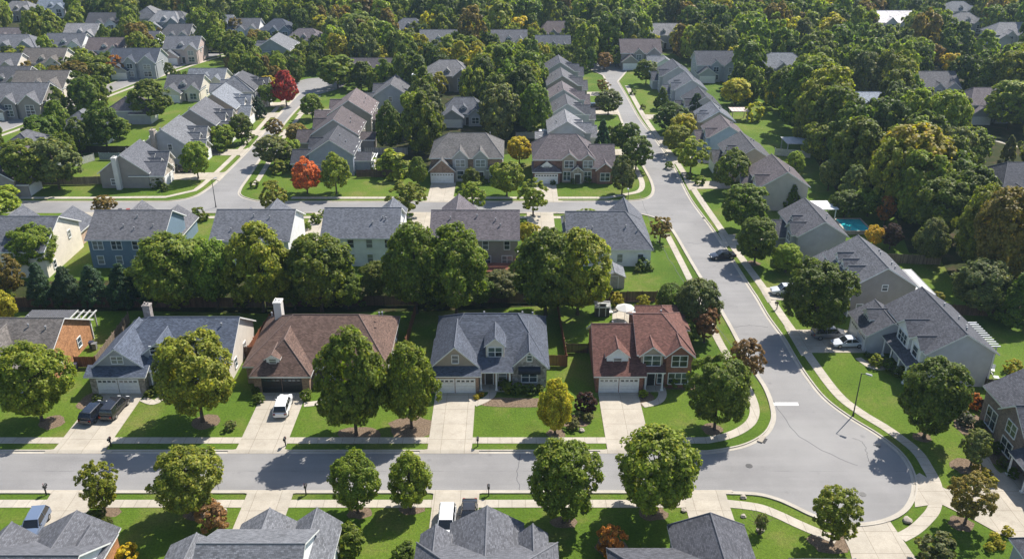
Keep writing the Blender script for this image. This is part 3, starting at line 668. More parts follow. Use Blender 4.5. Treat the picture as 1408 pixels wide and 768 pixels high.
# --- general house: u along the street, front at -v, then turned to face N, E, S or W
RZ = {'S': 0, 'E': math.pi/2, 'N': math.pi, 'W': -math.pi/2}
def gen(cx, cy, face, L, D, label, roof, wall, eave=5.4, pitch=.6, ends=(0, 0), garage=None, gables=(), dormers=(), rear=(), wm='siding', fwm=None, fwc=None, chim=None, vents=2, lod=1, axis='x', group=None, seed=0, wins=True, porch=True):
    r = random.Random(seed + int(cx * 7 + cy * 3)); k1, k2, k3 = r.uniform(.8, 1.28), r.uniform(.96, 1.05), r.uniform(.92, 1.12)
    roof = (roof[0] * k1 * k2, roof[1] * k1, roof[2] * k1 / k2); wall = tuple(min(.8, q * k3) for q in wall)
    h = H(cx, cy, label, roof, wall, RZ[face], lod, group, ridge_caps=True)
    x0, x1, y0, y1 = -L/2, L/2, -D/2, D/2
    h.wing(x0, y0, x1, y1, eave, axis, pitch, ends, mat=wm)
    for (u, w, pr, ze, pi) in gables:
        h.wing(u - w/2, y0 - pr, u + w/2, min(y0 + D * .55, y1 - .3), ze, 'y', pi, (0, 0), mat=fwm or wm, wc=fwc, over=.35)
        if wins:
            if ze > 4: h.win('S', u, y0 - pr, ze - 1.9, min(w * .45, 2.2), 1.4)
            h.win('S', u, y0 - pr, .8, min(w * .5, 2.4), 1.6)
    if garage:
        u, w, pr, dp, hip = garage
        h.wing(u - w/2, y0 - pr, u + w/2, y0 + dp, 2.85, 'y', .7, (hip, 0), mat=fwm or wm, wc=fwc)
        h.garage('S', u, y0 - pr, 4.8, 2.15, 1)
        if not hip and wins: h.dormer('S', u, y0 - pr + .9, 3.3, 1.5, .7, 2.0, .8, wc=WHT)
    for (u, dv, z, w, hh) in dormers: h.dormer('S', u, y0 + dv, z, w, hh, D * .42, .85, wc=fwc or wall)
    if wins:
        zs = [.8] + ([3.6] if eave > 4.5 else [])
        n = max(2, int(L / 3.2))
        for z in zs:
            for i in range(n):
                u = x0 + L * (i + .5) / n
                h.win('N', u, y1, z, r.choice((.9, 1.0, 1.7)), 1.5)
                if all(abs(u - g[0]) > g[1] / 2 + .6 for g in list(gables) + ([garage] if garage else [])): h.win('S', u, y0, z, 1.0, 1.5)
        for f, pl in (('W', x0), ('E', x1)):
            for z in zs:
                if r.random() < .55: h.win(f, r.uniform(y0 + 2, y1 - 2), pl, z, .9, 1.3)
        if porch: h.door('S', (garage[0] + (garage[1]/2 + 1.2) * (1 if garage[0] < 0 else -1)) if garage else 0, y0)
    for (u, w, pr, ze, ax) in rear: h.wing(u - w/2, y1 - 3, u + w/2, y1 + pr, ze, ax, .5, (0, 0), mat=wm)
    if chim: h.chimney(chim[0], chim[1], 1.3, 1.0, chim[2], chim[3], *(chim[4:] or ('brick', (.30, .27, .24))))
    if axis == 'x':
        for i in range(vents): h.vents((r.uniform(x0 + 2, x1 - 2), r.uniform(.12, .36) * D))
    return h.done()
# --- houses backing on to the tall middle trees (fronts to the north)
gen(-87.2, 142.5, 'N', 15, 13.5, 'cream gabled house with grey roof at the left edge behind the round tree', GREY, CREAM, 5.0, .52, garage=(-3.5, 7, 6.5, 5, 0), gables=[(4.4, 5.5, 4.0, 4.2, .8)], lod=0, fwm='brick', fwc=(.5, .36, .27), vents=3)
gen(-67.3, 145.3, 'N', 13, 11, 'blue sided two storey house seen from behind with weathered grey roof', GREY, BLUE, 5.5, .56, garage=(-3.2, 6.6, 6, 5, 0), gables=[(2.5, 5.5, 4.0, 4.6, .8)], lod=0, vents=4)
gen(-45.8, 146.5, 'N', 13.4, 12.5, 'grey roofed house with a white gable wall behind the big middle tree', GREY, WHT, 5.0, .52, gables=[(-1, 6.5, 4, 3.8, .8)], garage=(4, 6, 3, 5, 0), lod=0, vents=3)
gen(-26.6, 146.2, 'N', 13, 11.4, 'white sided two storey house seen from behind with streaked grey roof', GREY, WHT, 5.5, .56, garage=(3.5, 6, 5, 5, 3.5), gables=[(-4, 4.6, 4.5, 4.8, .85)], lod=0, vents=4)
gen(-6.5, 145.3, 'N', 15, 11, 'taupe sided house seen from behind with a red timber deck', MAUVE, GTAUPE, 5.5, .56, garage=(-3.6, 6.6, 6.5, 5, 4), gables=[(3.6, 6, 6, 4.8, .85)], lod=0, vents=4)
h = gen(17.2, 147.0, 'N', 14.5, 13.0, 'grey hip roofed corner house with white rear wall beside the small shed', GREY, WHT, 3.4, .66, ends=(4.5, 0), garage=(4.2, 6.4, 3.5, 6, 3.5), gables=[(-4.2, 6.5, 3.8, 3.4, .95)], lod=0, vents=4)
# --- rear street, fronts to the camera
h = H(-10, 191, 'taupe roofed two storey house with two front gables and one wide garage door', (.138, .131, .128), (.37, .36, .35))
h.wing(-8, -4.6, 7.8, 8, 5.4, 'x', .58, (4.2, 4.2), mat='brick', wc=BBR); h.wing(-3.2, -5.2, .2, 2, 5.5, 'y', 1.0, mat='siding', over=.3); h.wing(1.4, -5.2, 4.6, 2, 5.5, 'y', 1.0, mat='siding', over=.3)
h.wing(-8.2, -6.2, -2.8, 1, 2.9, 'y', .9, (0, 0), mat='brick', wc=BBR); h.wing(4.6, -5.6, 7.7, 1, 3.0, 'y', .7, (2.0, 0), mat='siding')
h.garage('S', -5.5, -6.2, 4.9, 2.2); h.dormer('S', -5.4, -5.4, 3.4, 2.0, .9, 2.5, .9, wc=CREAM)
for u in (-1.5, 3.0): h.win('S', u, -5.2, 3.5, 2.0, 1.5)
h.win('S', -1.5, -5.2, .6, 1.4, 1.9); h.win('S', 6.1, -5.6, .7, 1.8, 1.6); h.door('S', 3.0, -5.2, w=1.3); h.win('W', 3, -8, 3.5); h.win('E', 0, 7.8, 3.5); h.vents((5, 3)); h.done()
h = H(13.5, 191, 'mauve roofed brick house with twin dormers and an arched stone entry', MAUVE, (.23, .125, .095))
h.wing(-8.6, -5.4, 4.6, 7, 5.3, 'x', .60, (4, 4), mat='brick'); h.wing(4.2, -6.0, 9.2, 5, 3.6, 'x', .62, (0, 0), mat='brick'); h.wing(5.2, -6.9, 9.0, 0, 3.2, 'y', .8, mat='brick', over=.3)
h.wing(-8.7, -6.8, -2.9, 0, 2.85, 'y', .62, (3.0, 0), mat='brick'); h.wing(-2.4, -5.9, .8, 1, 5.35, 'y', .8, mat='siding', wc=TAN, over=.3); h.wing(2.0, -5.9, 4.6, 1, 5.35, 'y', .8, mat='siding', wc=TAN, over=.3); h.wing(-.2, -6.9, 2.2, -4, 2.9, 'y', .8, mat='stone', wc=STN, over=.25)
h.garage('S', -5.9, -6.8, 4.9, 2.2); h.dormer('S', -5.8, -6.0, 3.3, 2.2, .7, 2.5, .8, wc=WHT)
for u in (-.9, 3.3): h.win('S', u, -5.9, 3.5, 1.9, 1.5); h.win('S', u if u > 0 else -1.3, -5.9 if u > 0 else -5.9, .6, 1.5, 1.9)
h.win('S', 7.1, -6.9, .8, 2.0, 1.7); h.door('S', 1.0, -6.9, w=1.2); h.vents((0, 3), (3, 4)); h.done()
# --- right street, right hand side: ridge along the street, fronts to the west
h = H(60, 107.6, 'grey roofed two storey house with a broad pale gable wall and two parked cars', DGREY, (.47, .48, .52), RZ['W'])
h.wing(-7.2, -4.4, 6.4, 4.8, 5.3, 'x', .62, (0, 0)); h.wing(-9.4, -8.6, -2.6, -2.0, 3.0, 'x', .6, (0, 0)); h.wing(-1.6, -5.0, 2.2, 1, 5.5, 'y', .75, over=.3, mat='siding', wc=WHT); h.wing(2.8, -4.9, 5.8, 1, 5.4, 'y', .75, over=.3, mat='siding', wc=WHT)
h.shed(-2.6, -6.6, 6, -4.4, 2.8, 3.4)
h.garage('S', -6.0, -8.6, 5.8, 2.2, 2)
h.dormer('S', -6.4, -7.6, 3.6, 2.6, .7, 2.6, .7, wc=WHT)
h.win('S', .3, -5.0, 3.6, 2.6, 1.5); h.win('S', 4.3, -4.9, 3.6, 1.4, 1.5); h.win('S', 4.3, -4.4, .8, 1.6, 1.6); h.door('S', -.8, -4.4); h.win('S', 1.4, -4.4, .6, 1.2, 1.8)
for x in (-1.9, .6, 3.2, 5.6): h.column(x, -6.3, 0, 2.8)
h.downspout(6.45, 4.6, 5.2); h.vents((3, 2), (0, 2.4), (-3, 1.6), (4.5, 1.2)); h.done()
h = H(57.8, 127.7, 'grey roofed tan gabled house with three small dormers beside the big round tree', GREY, GTAUPE, RZ['W'], 0)
h.wing(-6.2, -5.2, 6.2, 4.8, 5.3, 'x', .62, (0, 0)); h.wing(-8.2, -7.2, -2.4, -1.5, 3.0, 'x', .6, (0, 3)); h.garage('S', -5.2, -7.2, 4.9, 2.2)
for u in (-2.2, .4, 3.0): h.dormer('S', u, -4.7, 5.2, 1.7, 1.3, 4, .9, wc=WHT)
for u in (0, 3.5): h.win('S', u, -5.2, .8, 1.6, 1.6); h.win('S', u, -5.2, 3.5, 1.2, 1.4)
h.win('E', 0, 6.2, 4.6, .8, .9); h.win('E', -3.4, 6.2, 1, .9, 1.2); h.downspout(6.25, -5.1, 5.2); h.vents((4, 2), (2, 2.3), (-1, 1.6), (-3, 2.2)); h.done()
rr = [(54.6, 147.5, 8.4, 11.5, 'grey roofed house in front of the turquoise pool', DGREY, GRW), (55.4, 173.5, 9.4, 11.5, 'pale gabled house right of the side street below the gazebo', MAUVE, (.40, .36, .33)),
      (52.9, 190.6, 9.2, 12.5, 'beige gabled house behind the two dark conifers on the right street', GREY, (.40, .35, .28)), (51.6, 207.6, 8.4, 9.5, 'sky blue gabled house on the right street', MAUVE, (.30, .40, .50)),
      (52.2, 221.5, 8.2, 9.5, 'tan gabled house uphill of the sky blue one', GREY, (.38, .31, .24)), (51.8, 237.0, 8.4, 11, 'grey gabled house with a garden pavilion behind it', DGREY, GRW), (51.6, 256, 9.0, 11, 'pale lavender gabled house near the top of the right street', GREY, (.40, .40, .45)), (50.8, 274, 9, 11, 'dark gabled house last on the right street', DGREY, GRW)]
for i, (x, y, D, L, lb, rc, wc) in enumerate(rr):
    gen(x, y, 'W', L, D, lb, rc, wc, 5.3, .62, garage=(-L * .22, 5.6, 2.2, 3, 0), gables=[(L * .26, 3.6, .7, 5.2, .8)], dormers=[(0, .5, 5.0, 1.6, 1.1)] if i % 2 == 0 else [], seed=i, vents=2, lod=0 if i < 1 else 1)
# --- right street, left hand side: fronts to the east
ll = [(13.3, 212, 8.6, 11, 'white sided house with stepped gables left of the right street', LGREY, (.55, .56, .57)), (14.4, 229, 8.4, 10, 'grey gabled house behind the white stepped one', GREY, GRW), (14.2, 244.5, 8.4, 10, 'grey gabled house with a low left wing', MAUVE, GRW), (14.8, 262, 8.6, 11, 'taupe gabled house farther up the left side', GREY, GTAUPE), (15, 281, 8.6, 11, 'small grey roofed house below the reddish shrub', DGREY, GRW)]
for i, (x, y, D, L, lb, rc, wc) in enumerate(ll):
    gen(x, y, 'E', L, D, lb, rc, wc, 5.3, .62, garage=(L * .2, 5.6, 3.4, 3, 0), gables=[(-L * .26, 4.2, 1.6, 5.2, .8)], dormers=[(.4, .5, 5.0, 1.6, 1.1)], rear=[(0, 4, 3, 2.8, 'y')] if i in (0, 2) else [], seed=20 + i)
# --- left street: left side faces east, right side faces west
lf = [(-84.6, 187.0, 10.5, 11, 'grey corner house with a pale chimney and stepped gables by the left street', GREY, GTAUPE, 3.6, .74), (-81.5, 204, 11, 12, 'grey house with a big gable second up the left street', LGREY, GRW, 4.6, .7), (-80, 220, 11, 12, 'grey steep roofed house third up the left street', GREY, GTAUPE, 5.2, .7), (-79.5, 236, 11, 12, 'taupe house with white gables fourth up the left street', LGREY, TAN, 5.2, .7), (-80, 257, 11, 12, 'grey hip roofed house beside the red tree', GREY, GRW, 5.2, .6)]
for i, (x, y, D, L, lb, rc, wc, ev, pi) in enumerate(lf):
    gen(x, y, 'E', L, D, lb, rc, wc, ev, pi, ends=(0, 0) if i < 4 else (3, 3), garage=(-L * .22, 5.8, 3.2, 4, 0), gables=[(L * .24, 4.6, 2.0, min(ev, 4.6), .9), (0, 3, 1.0, ev, .9)], dormers=[(2, 1, ev + .2, 1.5, 1)], seed=40 + i, fwm='stone', fwc=(.45, .40, .34), chim=(-L/2 - .5, 1.2, 0, ev + 3.6, 'siding', (.55, .54, .51)) if i == 0 else ((-L/2 - .4, 2, 0, ev + 4, 'brick', (.35, .3, .26)) if i == 1 else None))
lg = [(-41.0, 195.5, 10, 11, 'blue grey sided corner house behind the orange tree', DGREY, (.27, .30, .36)), (-43, 212, 11, 12, 'taupe gabled house behind the blue grey corner house', MAUVE, GTAUPE), (-42.5, 231, 11, 13, 'taupe steep gabled house with low rear wings', MAUVE, GTAUPE), (-34, 250, 10, 12, 'grey house with a bright white chimney block', GREY, GRW)]
for i, (x, y, D, L, lb, rc, wc) in enumerate(lg):
    gen(x, y, 'W', L, D, lb, rc, wc, 5.0, .66, garage=(L * .2, 6, 4, 4, 0), gables=[(-L * .25, 4, 1.0, 4.8, .8)], rear=[(1.5, 4.5, 3.5, 3, 'y')], seed=60 + i, chim=(0, 6, 0, 10, 'siding', WHT) if i == 3 else None)
# --- far houses, placed by the roof centre
KEEPH = []
def far(px, py, face, L, D, label, roof=GREY, wall=GRW, eave=5.2, ends=(0, 0), gb=1, pitch=.62, z=6.5, grp=None, chim=None):
    X_, Y_ = at(px, py, z)
    g_ = [(L * .25, L * .28, .9, eave - .2, .85)] if gb else []
    if gb > 1: g_.append((-L * .05, L * .2, .7, eave - .1, .9))
    L *= .80; D *= .88
    if L > 10.9: KEEPH.append((X_, Y_))
    gen(X_, Y_, face, L, D, label, roof, wall, eave, pitch, ends, garage=(-L * .28, 5.6, 2.4, 3, 0), gables=g_, dormers=[(0, 1, eave + .3, 1.5, 1)] if gb == 1 else [], seed=int(px), vents=0, group=grp, chim=chim)
CW = (.64, .58, .49)
for a in [
    (22, 56, 'S', 24, 13, 'broad grey hipped house at the left edge below the tree line', GREY, GRW, 5, (5, 5), 2), (94, 54, 'S', 17, 12, 'grey roofed house with a bright white gable end between trees', GREY, WHT),
    (150, 60, 'S', 16, 12, 'mauve roofed house with a white gable end and small round vent', MAUVE, WHT), (116, 40, 'S', 15, 12, 'green grey roofed house half hidden behind the rounded trees', LGREY, GRW), (146, 24, 'S', 16, 12, 'dark roofed house with white front gables in the far left trees', DGREY, WHT, 5, (0, 0), 2),
    (206, 17, 'E', 14, 14, 'pale grey steep roofed house by the top left wood', LGREY, GRW, 5, (4, 4)), (230, 22, 'S', 15, 12, 'long grey house row end under the orange tree', LGREY, GRW, 5, (3, 3)), (202, 51, 'S', 12, 12, 'slate house with a white chimney at each end', DGREY, WHT),
    (190, 76, 'S', 19, 12, 'large slate house with three white peaked dormers at the street bend', SLATE, GRW, 5.4, (0, 0), 2), (3, 82, 'S', 17, 12, 'grey house with a cream gable end at the left edge', GREY, CW), (12, 102, 'S', 18, 13, 'house with a wide cream gable end below the other cream one', GREY, CW),
    (62, 108, 'S', 19, 13, 'taupe roofed house with a cream gable end behind the dark trees', TAUPE, CW), (30, 124, 'S', 20, 14, 'grey house with a sunlit cross gable and reddish tree beside it', GREY, GTAUPE, 4.6, (0, 0), 2), (66, 76, 'S', 17, 13, 'house with a pale triangular gable beside a small brick wing', TAUPE, CW),
    (245, 40, 'S', 14, 12, 'grey house with a row of dark peaked dormers', GREY, GRW, 5, (3, 0), 2), (254, 58, 'S', 15, 12, 'grey house with a pinkish end wall by the lawn', GREY, (.58, .46, .42)), (338, 32, 'S', 15, 12, 'grey house with two white front gables behind the rusty tree', GREY, WHT, 5, (0, 0), 2),
    (306, 27, 'S', 11, 11, 'narrow gabled house between two round trees', LGREY, WHT), (383, 34, 'S', 15, 12, 'hip roofed slate house with bluish front under the wood', SLATE, (.24, .28, .34), 5.4, (5, 5), 2), (420, 41, 'S', 18, 12, 'long low mauve roofed house below the wood', MAUVE, GRW, 3.6, (5, 5)),
    (380, 58, 'W', 19, 14, 'large pale grey house of many stepped gables', LGREY, GRW, 5, (3, 0), 2), (286, 93, 'S', 14, 10, 'low pale roofed house beside the curving lawn', LGREY, CW, 3.4), (256, 104, 'S', 13, 11, 'cream walled house with grey roof among dark evergreens', GREY, CW, 3.6), (327, 112, 'W', 15, 13, 'grey hip roofed house behind the yellow tree', LGREY, GRW, 5, (4, 4)),
    (507, 78, 'S', 19, 10, 'long mauve roofed ranch house behind two conical trees', MAUVE, GRW, 3.2), (563, 31, 'S', 15, 11, 'grey house peeping above the round dark tree', GREY, GRW, 5, (4, 4)), (604, 49, 'S', 17, 12, 'pale two storey house with white rake boards in the middle trees', LGREY, WHT), (616, 92, 'S', 18, 13, 'grey hip roofed house with a peaked entry among yellow trees', LGREY, GTAUPE, 5, (5, 5)),
    (700, 49, 'S', 16, 12, 'grey house with white corner boards beside the golden tree', GREY, WHT), (638, 134, 'S', 13, 11, 'small grey roofed house deep among the middle trees', GREY, GRW, 3.4, (3, 3)), (763, 36, 'S', 14, 12, 'mauve roofed house with twin arched dormers', MAUVE, GRW, 5, (3, 0), 2), (760, 56, 'S', 15, 12, 'grey house with a broad front gable above the street row', GREY, GTAUPE, 5),
    (879, 64, 'S', 17, 13, 'taupe house with twin white gables at the end of the right street', MAUVE, GTAUPE, 5.4, (0, 0), 2), (910, 40, 'S', 14, 12, 'grey roof just above the trees right of the street end', LGREY, GRW), (914, 72, 'W', 7, 7, 'small white gabled outbuilding beside the taupe house', LGREY, WHT, 3, (0, 0), 0), (984, 80, 'S', 17, 12, 'grey two storey house with paired gables before the wood', DGREY, GRW, 5.4, (0, 0), 2),
    (1074, 82, 'S', 20, 13, 'large hip roofed grey house half inside the wood', LGREY, GRW, 5, (5, 5), 2), (1222, 26, 'S', 22, 13, 'big house with a gleaming white roof at the top right', (.70, .68, .68), WHT, 6, (0, 0), 2), (1326, 22, 'S', 16, 12, 'pale hipped house with dark arched dormer at the top right', LGREY, GRW, 4.5, (5, 5)), (1316, 8, 'S', 18, 12, 'green grey roof highest in the top right', LGREY, GRW, 5, (5, 5)),
    (1384, 37, 'S', 17, 13, 'grey house with a white garage roof near the right edge', LGREY, WHT, 4.5, (4, 0), 2), (1284, 108, 'S', 14, 12, 'grey house with three arched dormers inside the wood', GREY, GRW, 5.2, (0, 0), 2), (1197, 124, 'S', 12, 9, 'small blue grey roof poking out of the wood', (.27, .31, .37), GRW, 3.4, (0, 0), 0), (1352, 130, 'S', 14, 12, 'mauve roof behind the broad tree at the wood edge', MAUVE, GRW, 5, (3, 3)),
    (1403, 232, 'S', 14, 12, 'dark roofed house cut by the right edge', DGREY, GRW, 4.5, (3, 3)), (4, 216, 'E', 20, 13, 'dark mauve roof cut by the left edge beside dark trees', MAUVE, GTAUPE, 4, (0, 0)), (34, 186, 'E', 13, 12, 'grey roof showing behind the big left trees', GREY, GRW, 4, (4, 4)), (113, 156, 'E', 12, 12, 'grey roof with pale slopes behind the tall conical tree', LGREY, GRW, 4, (4, 4)), (176, 132, 'E', 11, 11, 'mauve roofed low house behind the dark conical tree', MAUVE, GRW, 3.6, (3, 3)),
    (28, 6, 'S', 17, 12, 'pale roof in the far top left trees', LGREY, GRW, 4.5, (4, 4)), (75, 2, 'S', 16, 12, 'bluish roof beside a white gable at the very top left', (.2, .24, .3), WHT, 4.5), (12, 40, 'S', 15, 12, 'cream walled low roof at the left edge among bushes', MAUVE, CW, 3.6), (245, 21, 'S', 13, 11, 'grey roof under the rust coloured tree', LGREY, GRW, 5, (4, 4)), (965, 43, 'S', 13, 11, 'pale roof hidden behind the yellowing trees', MAUVE, GRW, 5), (14, 62, 'S', 13, 11, 'mauve roof at the far left', MAUVE, CW, 4.5)][:53]:
    far(*a)
X_, Y_ = at(1387, 12); h = H(X_, Y_, 'long flat white roofed hall at the top right corner', (.7, .7, .7), GRW, 0, 1); h.wing(-14, -8, 16, 8, 6, 'x', .08, (0, 0), over=.2); h.done()

# ------------------------------------------------------------------ fences
FB = (.20, .085, .045); FD = (.10, .062, .045); FW = (.22, .17, .13)
def fence(p, q, label, h=1.8, c=FD, grp=None, mat='wood'):
    p, q = Vector((*p, 0)), Vector((*q, 0)); L = (q - p).length; ang = math.atan2(q.y - p.y, q.x - p.x)
    root = tag(empty('fence', p, ang), label, 'fence', grp)
    mb = MB(); n = max(1, round(L / 2.4)); r = random.Random(int(p.x * 9 + p.y))
    for i in range(n):
        x0, x1 = L * i / n + .06, L * (i + 1) / n - .06; dz = r.uniform(-.03, .03)
        k = max(1, int((x1 - x0) / .145))
        for j in range(k): a = x0 + (x1 - x0) * j / k; mb.box(a, -.012, .05, a + (x1 - x0) / k - .012, .012, h + dz + r.uniform(-.015, .015))
        for z in (.35, h * .8): mb.box(x0, .014, z, x1, .055, z + .09)
    mb.obj('panel', M[mat], root, color=c)
    pm = MB(); pm.box(-.055, -.055, 0, .055, .055, h + .08); pm.box(-.075, -.075, h + .08, .075, .075, h + .12); me = pm.me('post', [M[mat]])
    for i in range(n + 1): link('post', me, root, (L * i / n, .03, 0), color=c)
fence((-61.8, 106.2), (-58.8, 106.2), 'short brown fence between the orange brick wall and the blue grey house', c=FB)
fence((-58.8, 106.3), (-59.4, 119.5), 'brown fence running back along the left of the blue grey house', c=FW)
fence((-41.2, 108.9), (-36.4, 108.9), 'short brown fence left of the brown roofed house', c=(.13, .065, .04)); fence((-38.0, 109.1), (-37.2, 121), 'reddish fence running back left of the white chimney', c=(.26, .10, .05))
fence((-15.6, 111.5), (-15.2, 123.2), 'rusty fence between the brown and slate roofed houses', c=FB)
fence((5.1, 106.6), (7.8, 106.4), 'short brown fence right of the slate roofed house', c=FB); fence((7.8, 106.5), (7.2, 125.6), 'long brown fence between the slate and red roofed houses', c=FB); fence((7.9, 110.2), (11.1, 110.2), 'low brown fence left of the red roofed house', h=1.6, c=FD)
fence((-90, 124.6), (-40, 124.6), 'long dark fence behind the left back gardens'); fence((-39.5, 124.8), (-6, 125.6), 'long dark fence under the tall middle trees'); fence((-5.6, 126.1), (23.6, 126.9), 'long brown fence with three small bushes in front')
fence((67, 122.3), (80, 121.2), 'brown fence between the two right hand back gardens'); fence((64, 100.5), (72, 96.5), 'dark fence behind the brick house at right', c=(.06, .045, .04)); fence((59.2, 99.8), (61.5, 94.5), 'dark fence between the pale gable and the brick house', c=(.06, .045, .04))
fence((66, 142), (76, 141), 'brown fence beyond the tan gabled house', c=FW)
fence((-106, 183.0), (-90, 184.2), 'weathered fence left of the grey corner house', c=FW); fence((-111, 207), (-92, 207), 'dark fence behind the left corner house lawn', c=(.05, .035, .03))
fence((-105, 192.5), (-100, 201), 'white panelled garden wall beside the dark trees', h=1.7, c=(.7, .66, .6), mat='painted'); fence((-99, 201.5), (-89, 201), 'blue grey fence behind the left corner house', c=(.22, .26, .31), mat='painted')
fence((-35.2, 188.5), (-19.5, 189.5), 'dark brown fence right of the white pergola', c=FD); fence((-36, 205.5), (-25.5, 205.5), 'grey fence behind the small bright lawn', c=(.36, .34, .32)); fence((1, 219), (9, 219.5), 'pale fence left of the white sided house', c=(.42, .42, .38), mat='painted')
fence((64, 205), (72, 203), 'white fence beside the sky blue house', c=(.5, .5, .48), mat='painted')

# ------------------------------------------------------------------ small buildings and garden structures
h = H(17.1, 133.4, 'small grey garden shed with a pale roof behind the corner house', LGREY, (.42, .39, .36), 0); h.wing(-1.7, -1.9, 1.7, 1.9, 2.1, 'y', .5, over=.2, mat='siding'); h.door('S', 0, -1.9 + .012, c=(.4, .38, .35), w=1.2); h.done(); h.root.name = 'garden_shed'; h.root['category'] = 'shed'
h = H(14.2, 122.3, 'tiny dark garden shed with a pale roof behind the red roofed house', (.4, .4, .38), (.05, .05, .055), 0); h.wing(-1.1, -.9, 1.1, .9, 1.7, 'x', .4, over=.15, mat='siding'); h.door('S', 0, -.9 + .012, w=.9); h.done(); h.root.name = 'garden_shed'; h.root['category'] = 'shed'
def pergola(x0, y0, x1, y1, z, label, slats='x', solid=False, name='pergola', c=(.74, .74, .72), gap=.55):
    root = tag(empty(name, ((x0 + x1)/2, (y0 + y1)/2, 0)), label, name.replace('_', ' '))
    ax, ay = (x1 - x0)/2, (y1 - y0)/2
    for sx in (-1, 1):
        for sy in (-1, 1):
            mb = MB(); mb.box(-.09, -.09, 0, .09, .09, z); mb.obj('post', M['painted'], root, (sx*(ax - .2), sy*(ay - .2), 0), color=c)
    mb = MB()
    for s in (-1, 1): mb.box(-ax, s*(ay - .2) - .06, z, ax, s*(ay - .2) + .06, z + .2)
    mb.obj('beam', M['painted'], root, color=c)
    mb = MB()
    if solid:
        n = max(3, int(2*ax / .9))
        mb.box(-ax - .2, -ay - .2, z + .21, ax + .2, ay + .2, z + .27)
        for i in range(n + 1): x = -ax - .2 + (2*ax + .4) * i / n; mb.box(x - .03, -ay - .2, z + .27, x + .03, ay + .2, z + .33)
    else:
        L = 2*ax if slats == 'x' else 2*ay; n = int(L / gap)
        for i in range(n + 1):
            t = -L/2 + L * i / n
            if slats == 'x': mb.box(t - .11, -ay - .2, z + .2, t + .11, ay + .2, z + .33)
            else: mb.box(-ax - .2, t - .11, z + .2, ax + .2, t + .11, z + .33)
    mb.obj('canopy', M['painted'], root, color=c)
pergola(64.9, 106.5, 68.4, 113.5, 3.0, 'white slatted pergola behind the broad pale gabled house', 'y', c=(.40, .41, .43), gap=.6)
pergola(62.9, 122.8, 66.4, 132, 3.0, 'white covered patio roof behind the tan gabled house', solid=True, name='patio_cover', c=(.42, .42, .41))
pergola(-73.5, 115.2, -67, 118.6, 2.3, 'dark grey patio roof with white slats behind the orange brick house', 'x', c=(.11, .11, .12), gap=.32); pergola(-66.6, 115.2, -63.8, 118.6, 2.3, 'white slatted patio cover beside the dark one', 'x', c=(.42, .42, .40), gap=.7)
pergola(-35.6, 192, -31.6, 197.5, 2.6, 'white pergola over the deck of the grey corner house', 'x'); pergola(60.5, 236, 65, 240, 2.6, 'pale garden pavilion behind the right street houses', solid=True, name='pavilion', c=(.5, .42, .38)); pergola(67, 205.5, 73, 211, 2.6, 'grey gazebo with a pale roof beside the wood', solid=True, name='gazebo', c=(.42, .42, .44)); pergola(60.3, 161.5, 64.3, 166, 2.5, 'white awning over the terrace of the pale gabled house', solid=True, name='awning', c=(.75, .75, .73))
pergola(7, 210.5, 9.6, 216.5, 3, 'white roofed porch behind the white stepped house', solid=True, name='porch_roof', c=(.7, .7, .7))
# timber deck
root = tag(empty('timber_deck', (-2.8, 138.0, 0)), 'red stained timber deck with railings behind the taupe sided house', 'deck')
mb = MB(); mb.box(-3.4, -1.9, .9, 3.4, 1.9, 1.0); mb.obj('deck_floor', M['wood'], root, color=(.24, .09, .06))
mb = MB()
for x0, y0, x1, y1 in ((-3.4, -1.9, 3.4, -1.8), (-3.4, -1.9, -3.3, 1.9), (3.3, -1.9, 3.4, 1.9)):
    mb.box(x0, y0, 1.85, x1, y1, 1.95)
    n = int(max(x1 - x0, y1 - y0) / .2)
    for i in range(n): a = x0 + (x1 - x0) * i / n; b_ = y0 + (y1 - y0) * i / n; mb.box(a, b_, 1.0, a + .05, b_ + .05, 1.85)
mb.obj('railing', M['wood'], root, color=(.22, .07, .045))
pm = MB(); pm.box(-.08, -.08, 0, .08, .08, .9); me = pm.me('post', [M['wood']])
for x in (-3.2, 0, 3.2): link('post', me, root, (x, -1.7, 0), color=(.18, .07, .05))
# pool
root = tag(empty('swimming_pool', (*at(1172, 313), 0)), 'raised turquoise swimming pool with a pale rim in a back garden', 'pool')
mb = MB(); w_, d_ = 2.7, 3.4
for a in ((-w_, -d_, w_, -d_ + .35), (-w_, d_ - .35, w_, d_), (-w_, -d_ + .35, -w_ + .35, d_ - .35), (w_ - .35, -d_ + .35, w_, d_ - .35)): mb.box(a[0], a[1], 0, a[2], a[3], .7)
mb.obj('rim', M['walk'], root); mb = MB(); mb.box(-w_ + .34, -d_ + .34, .0, w_ - .34, d_ - .34, .58); mb.obj('water', M['water'], root)
mb = MB(); mb.tube((-w_ + .6, -d_ + .3, .5), (-w_ + .6, -d_ + .3, 1.5), .03, .03, 6); mb.tube((-w_ + 1.1, -d_ + .3, .5), (-w_ + 1.1, -d_ + .3, 1.5), .03, .03, 6); mb.tube((-w_ + .6, -d_ + .3, 1.4), (-w_ + 1.1, -d_ + .3, 1.4), .03, .03, 6); mb.obj('ladder', M['rim'], root)
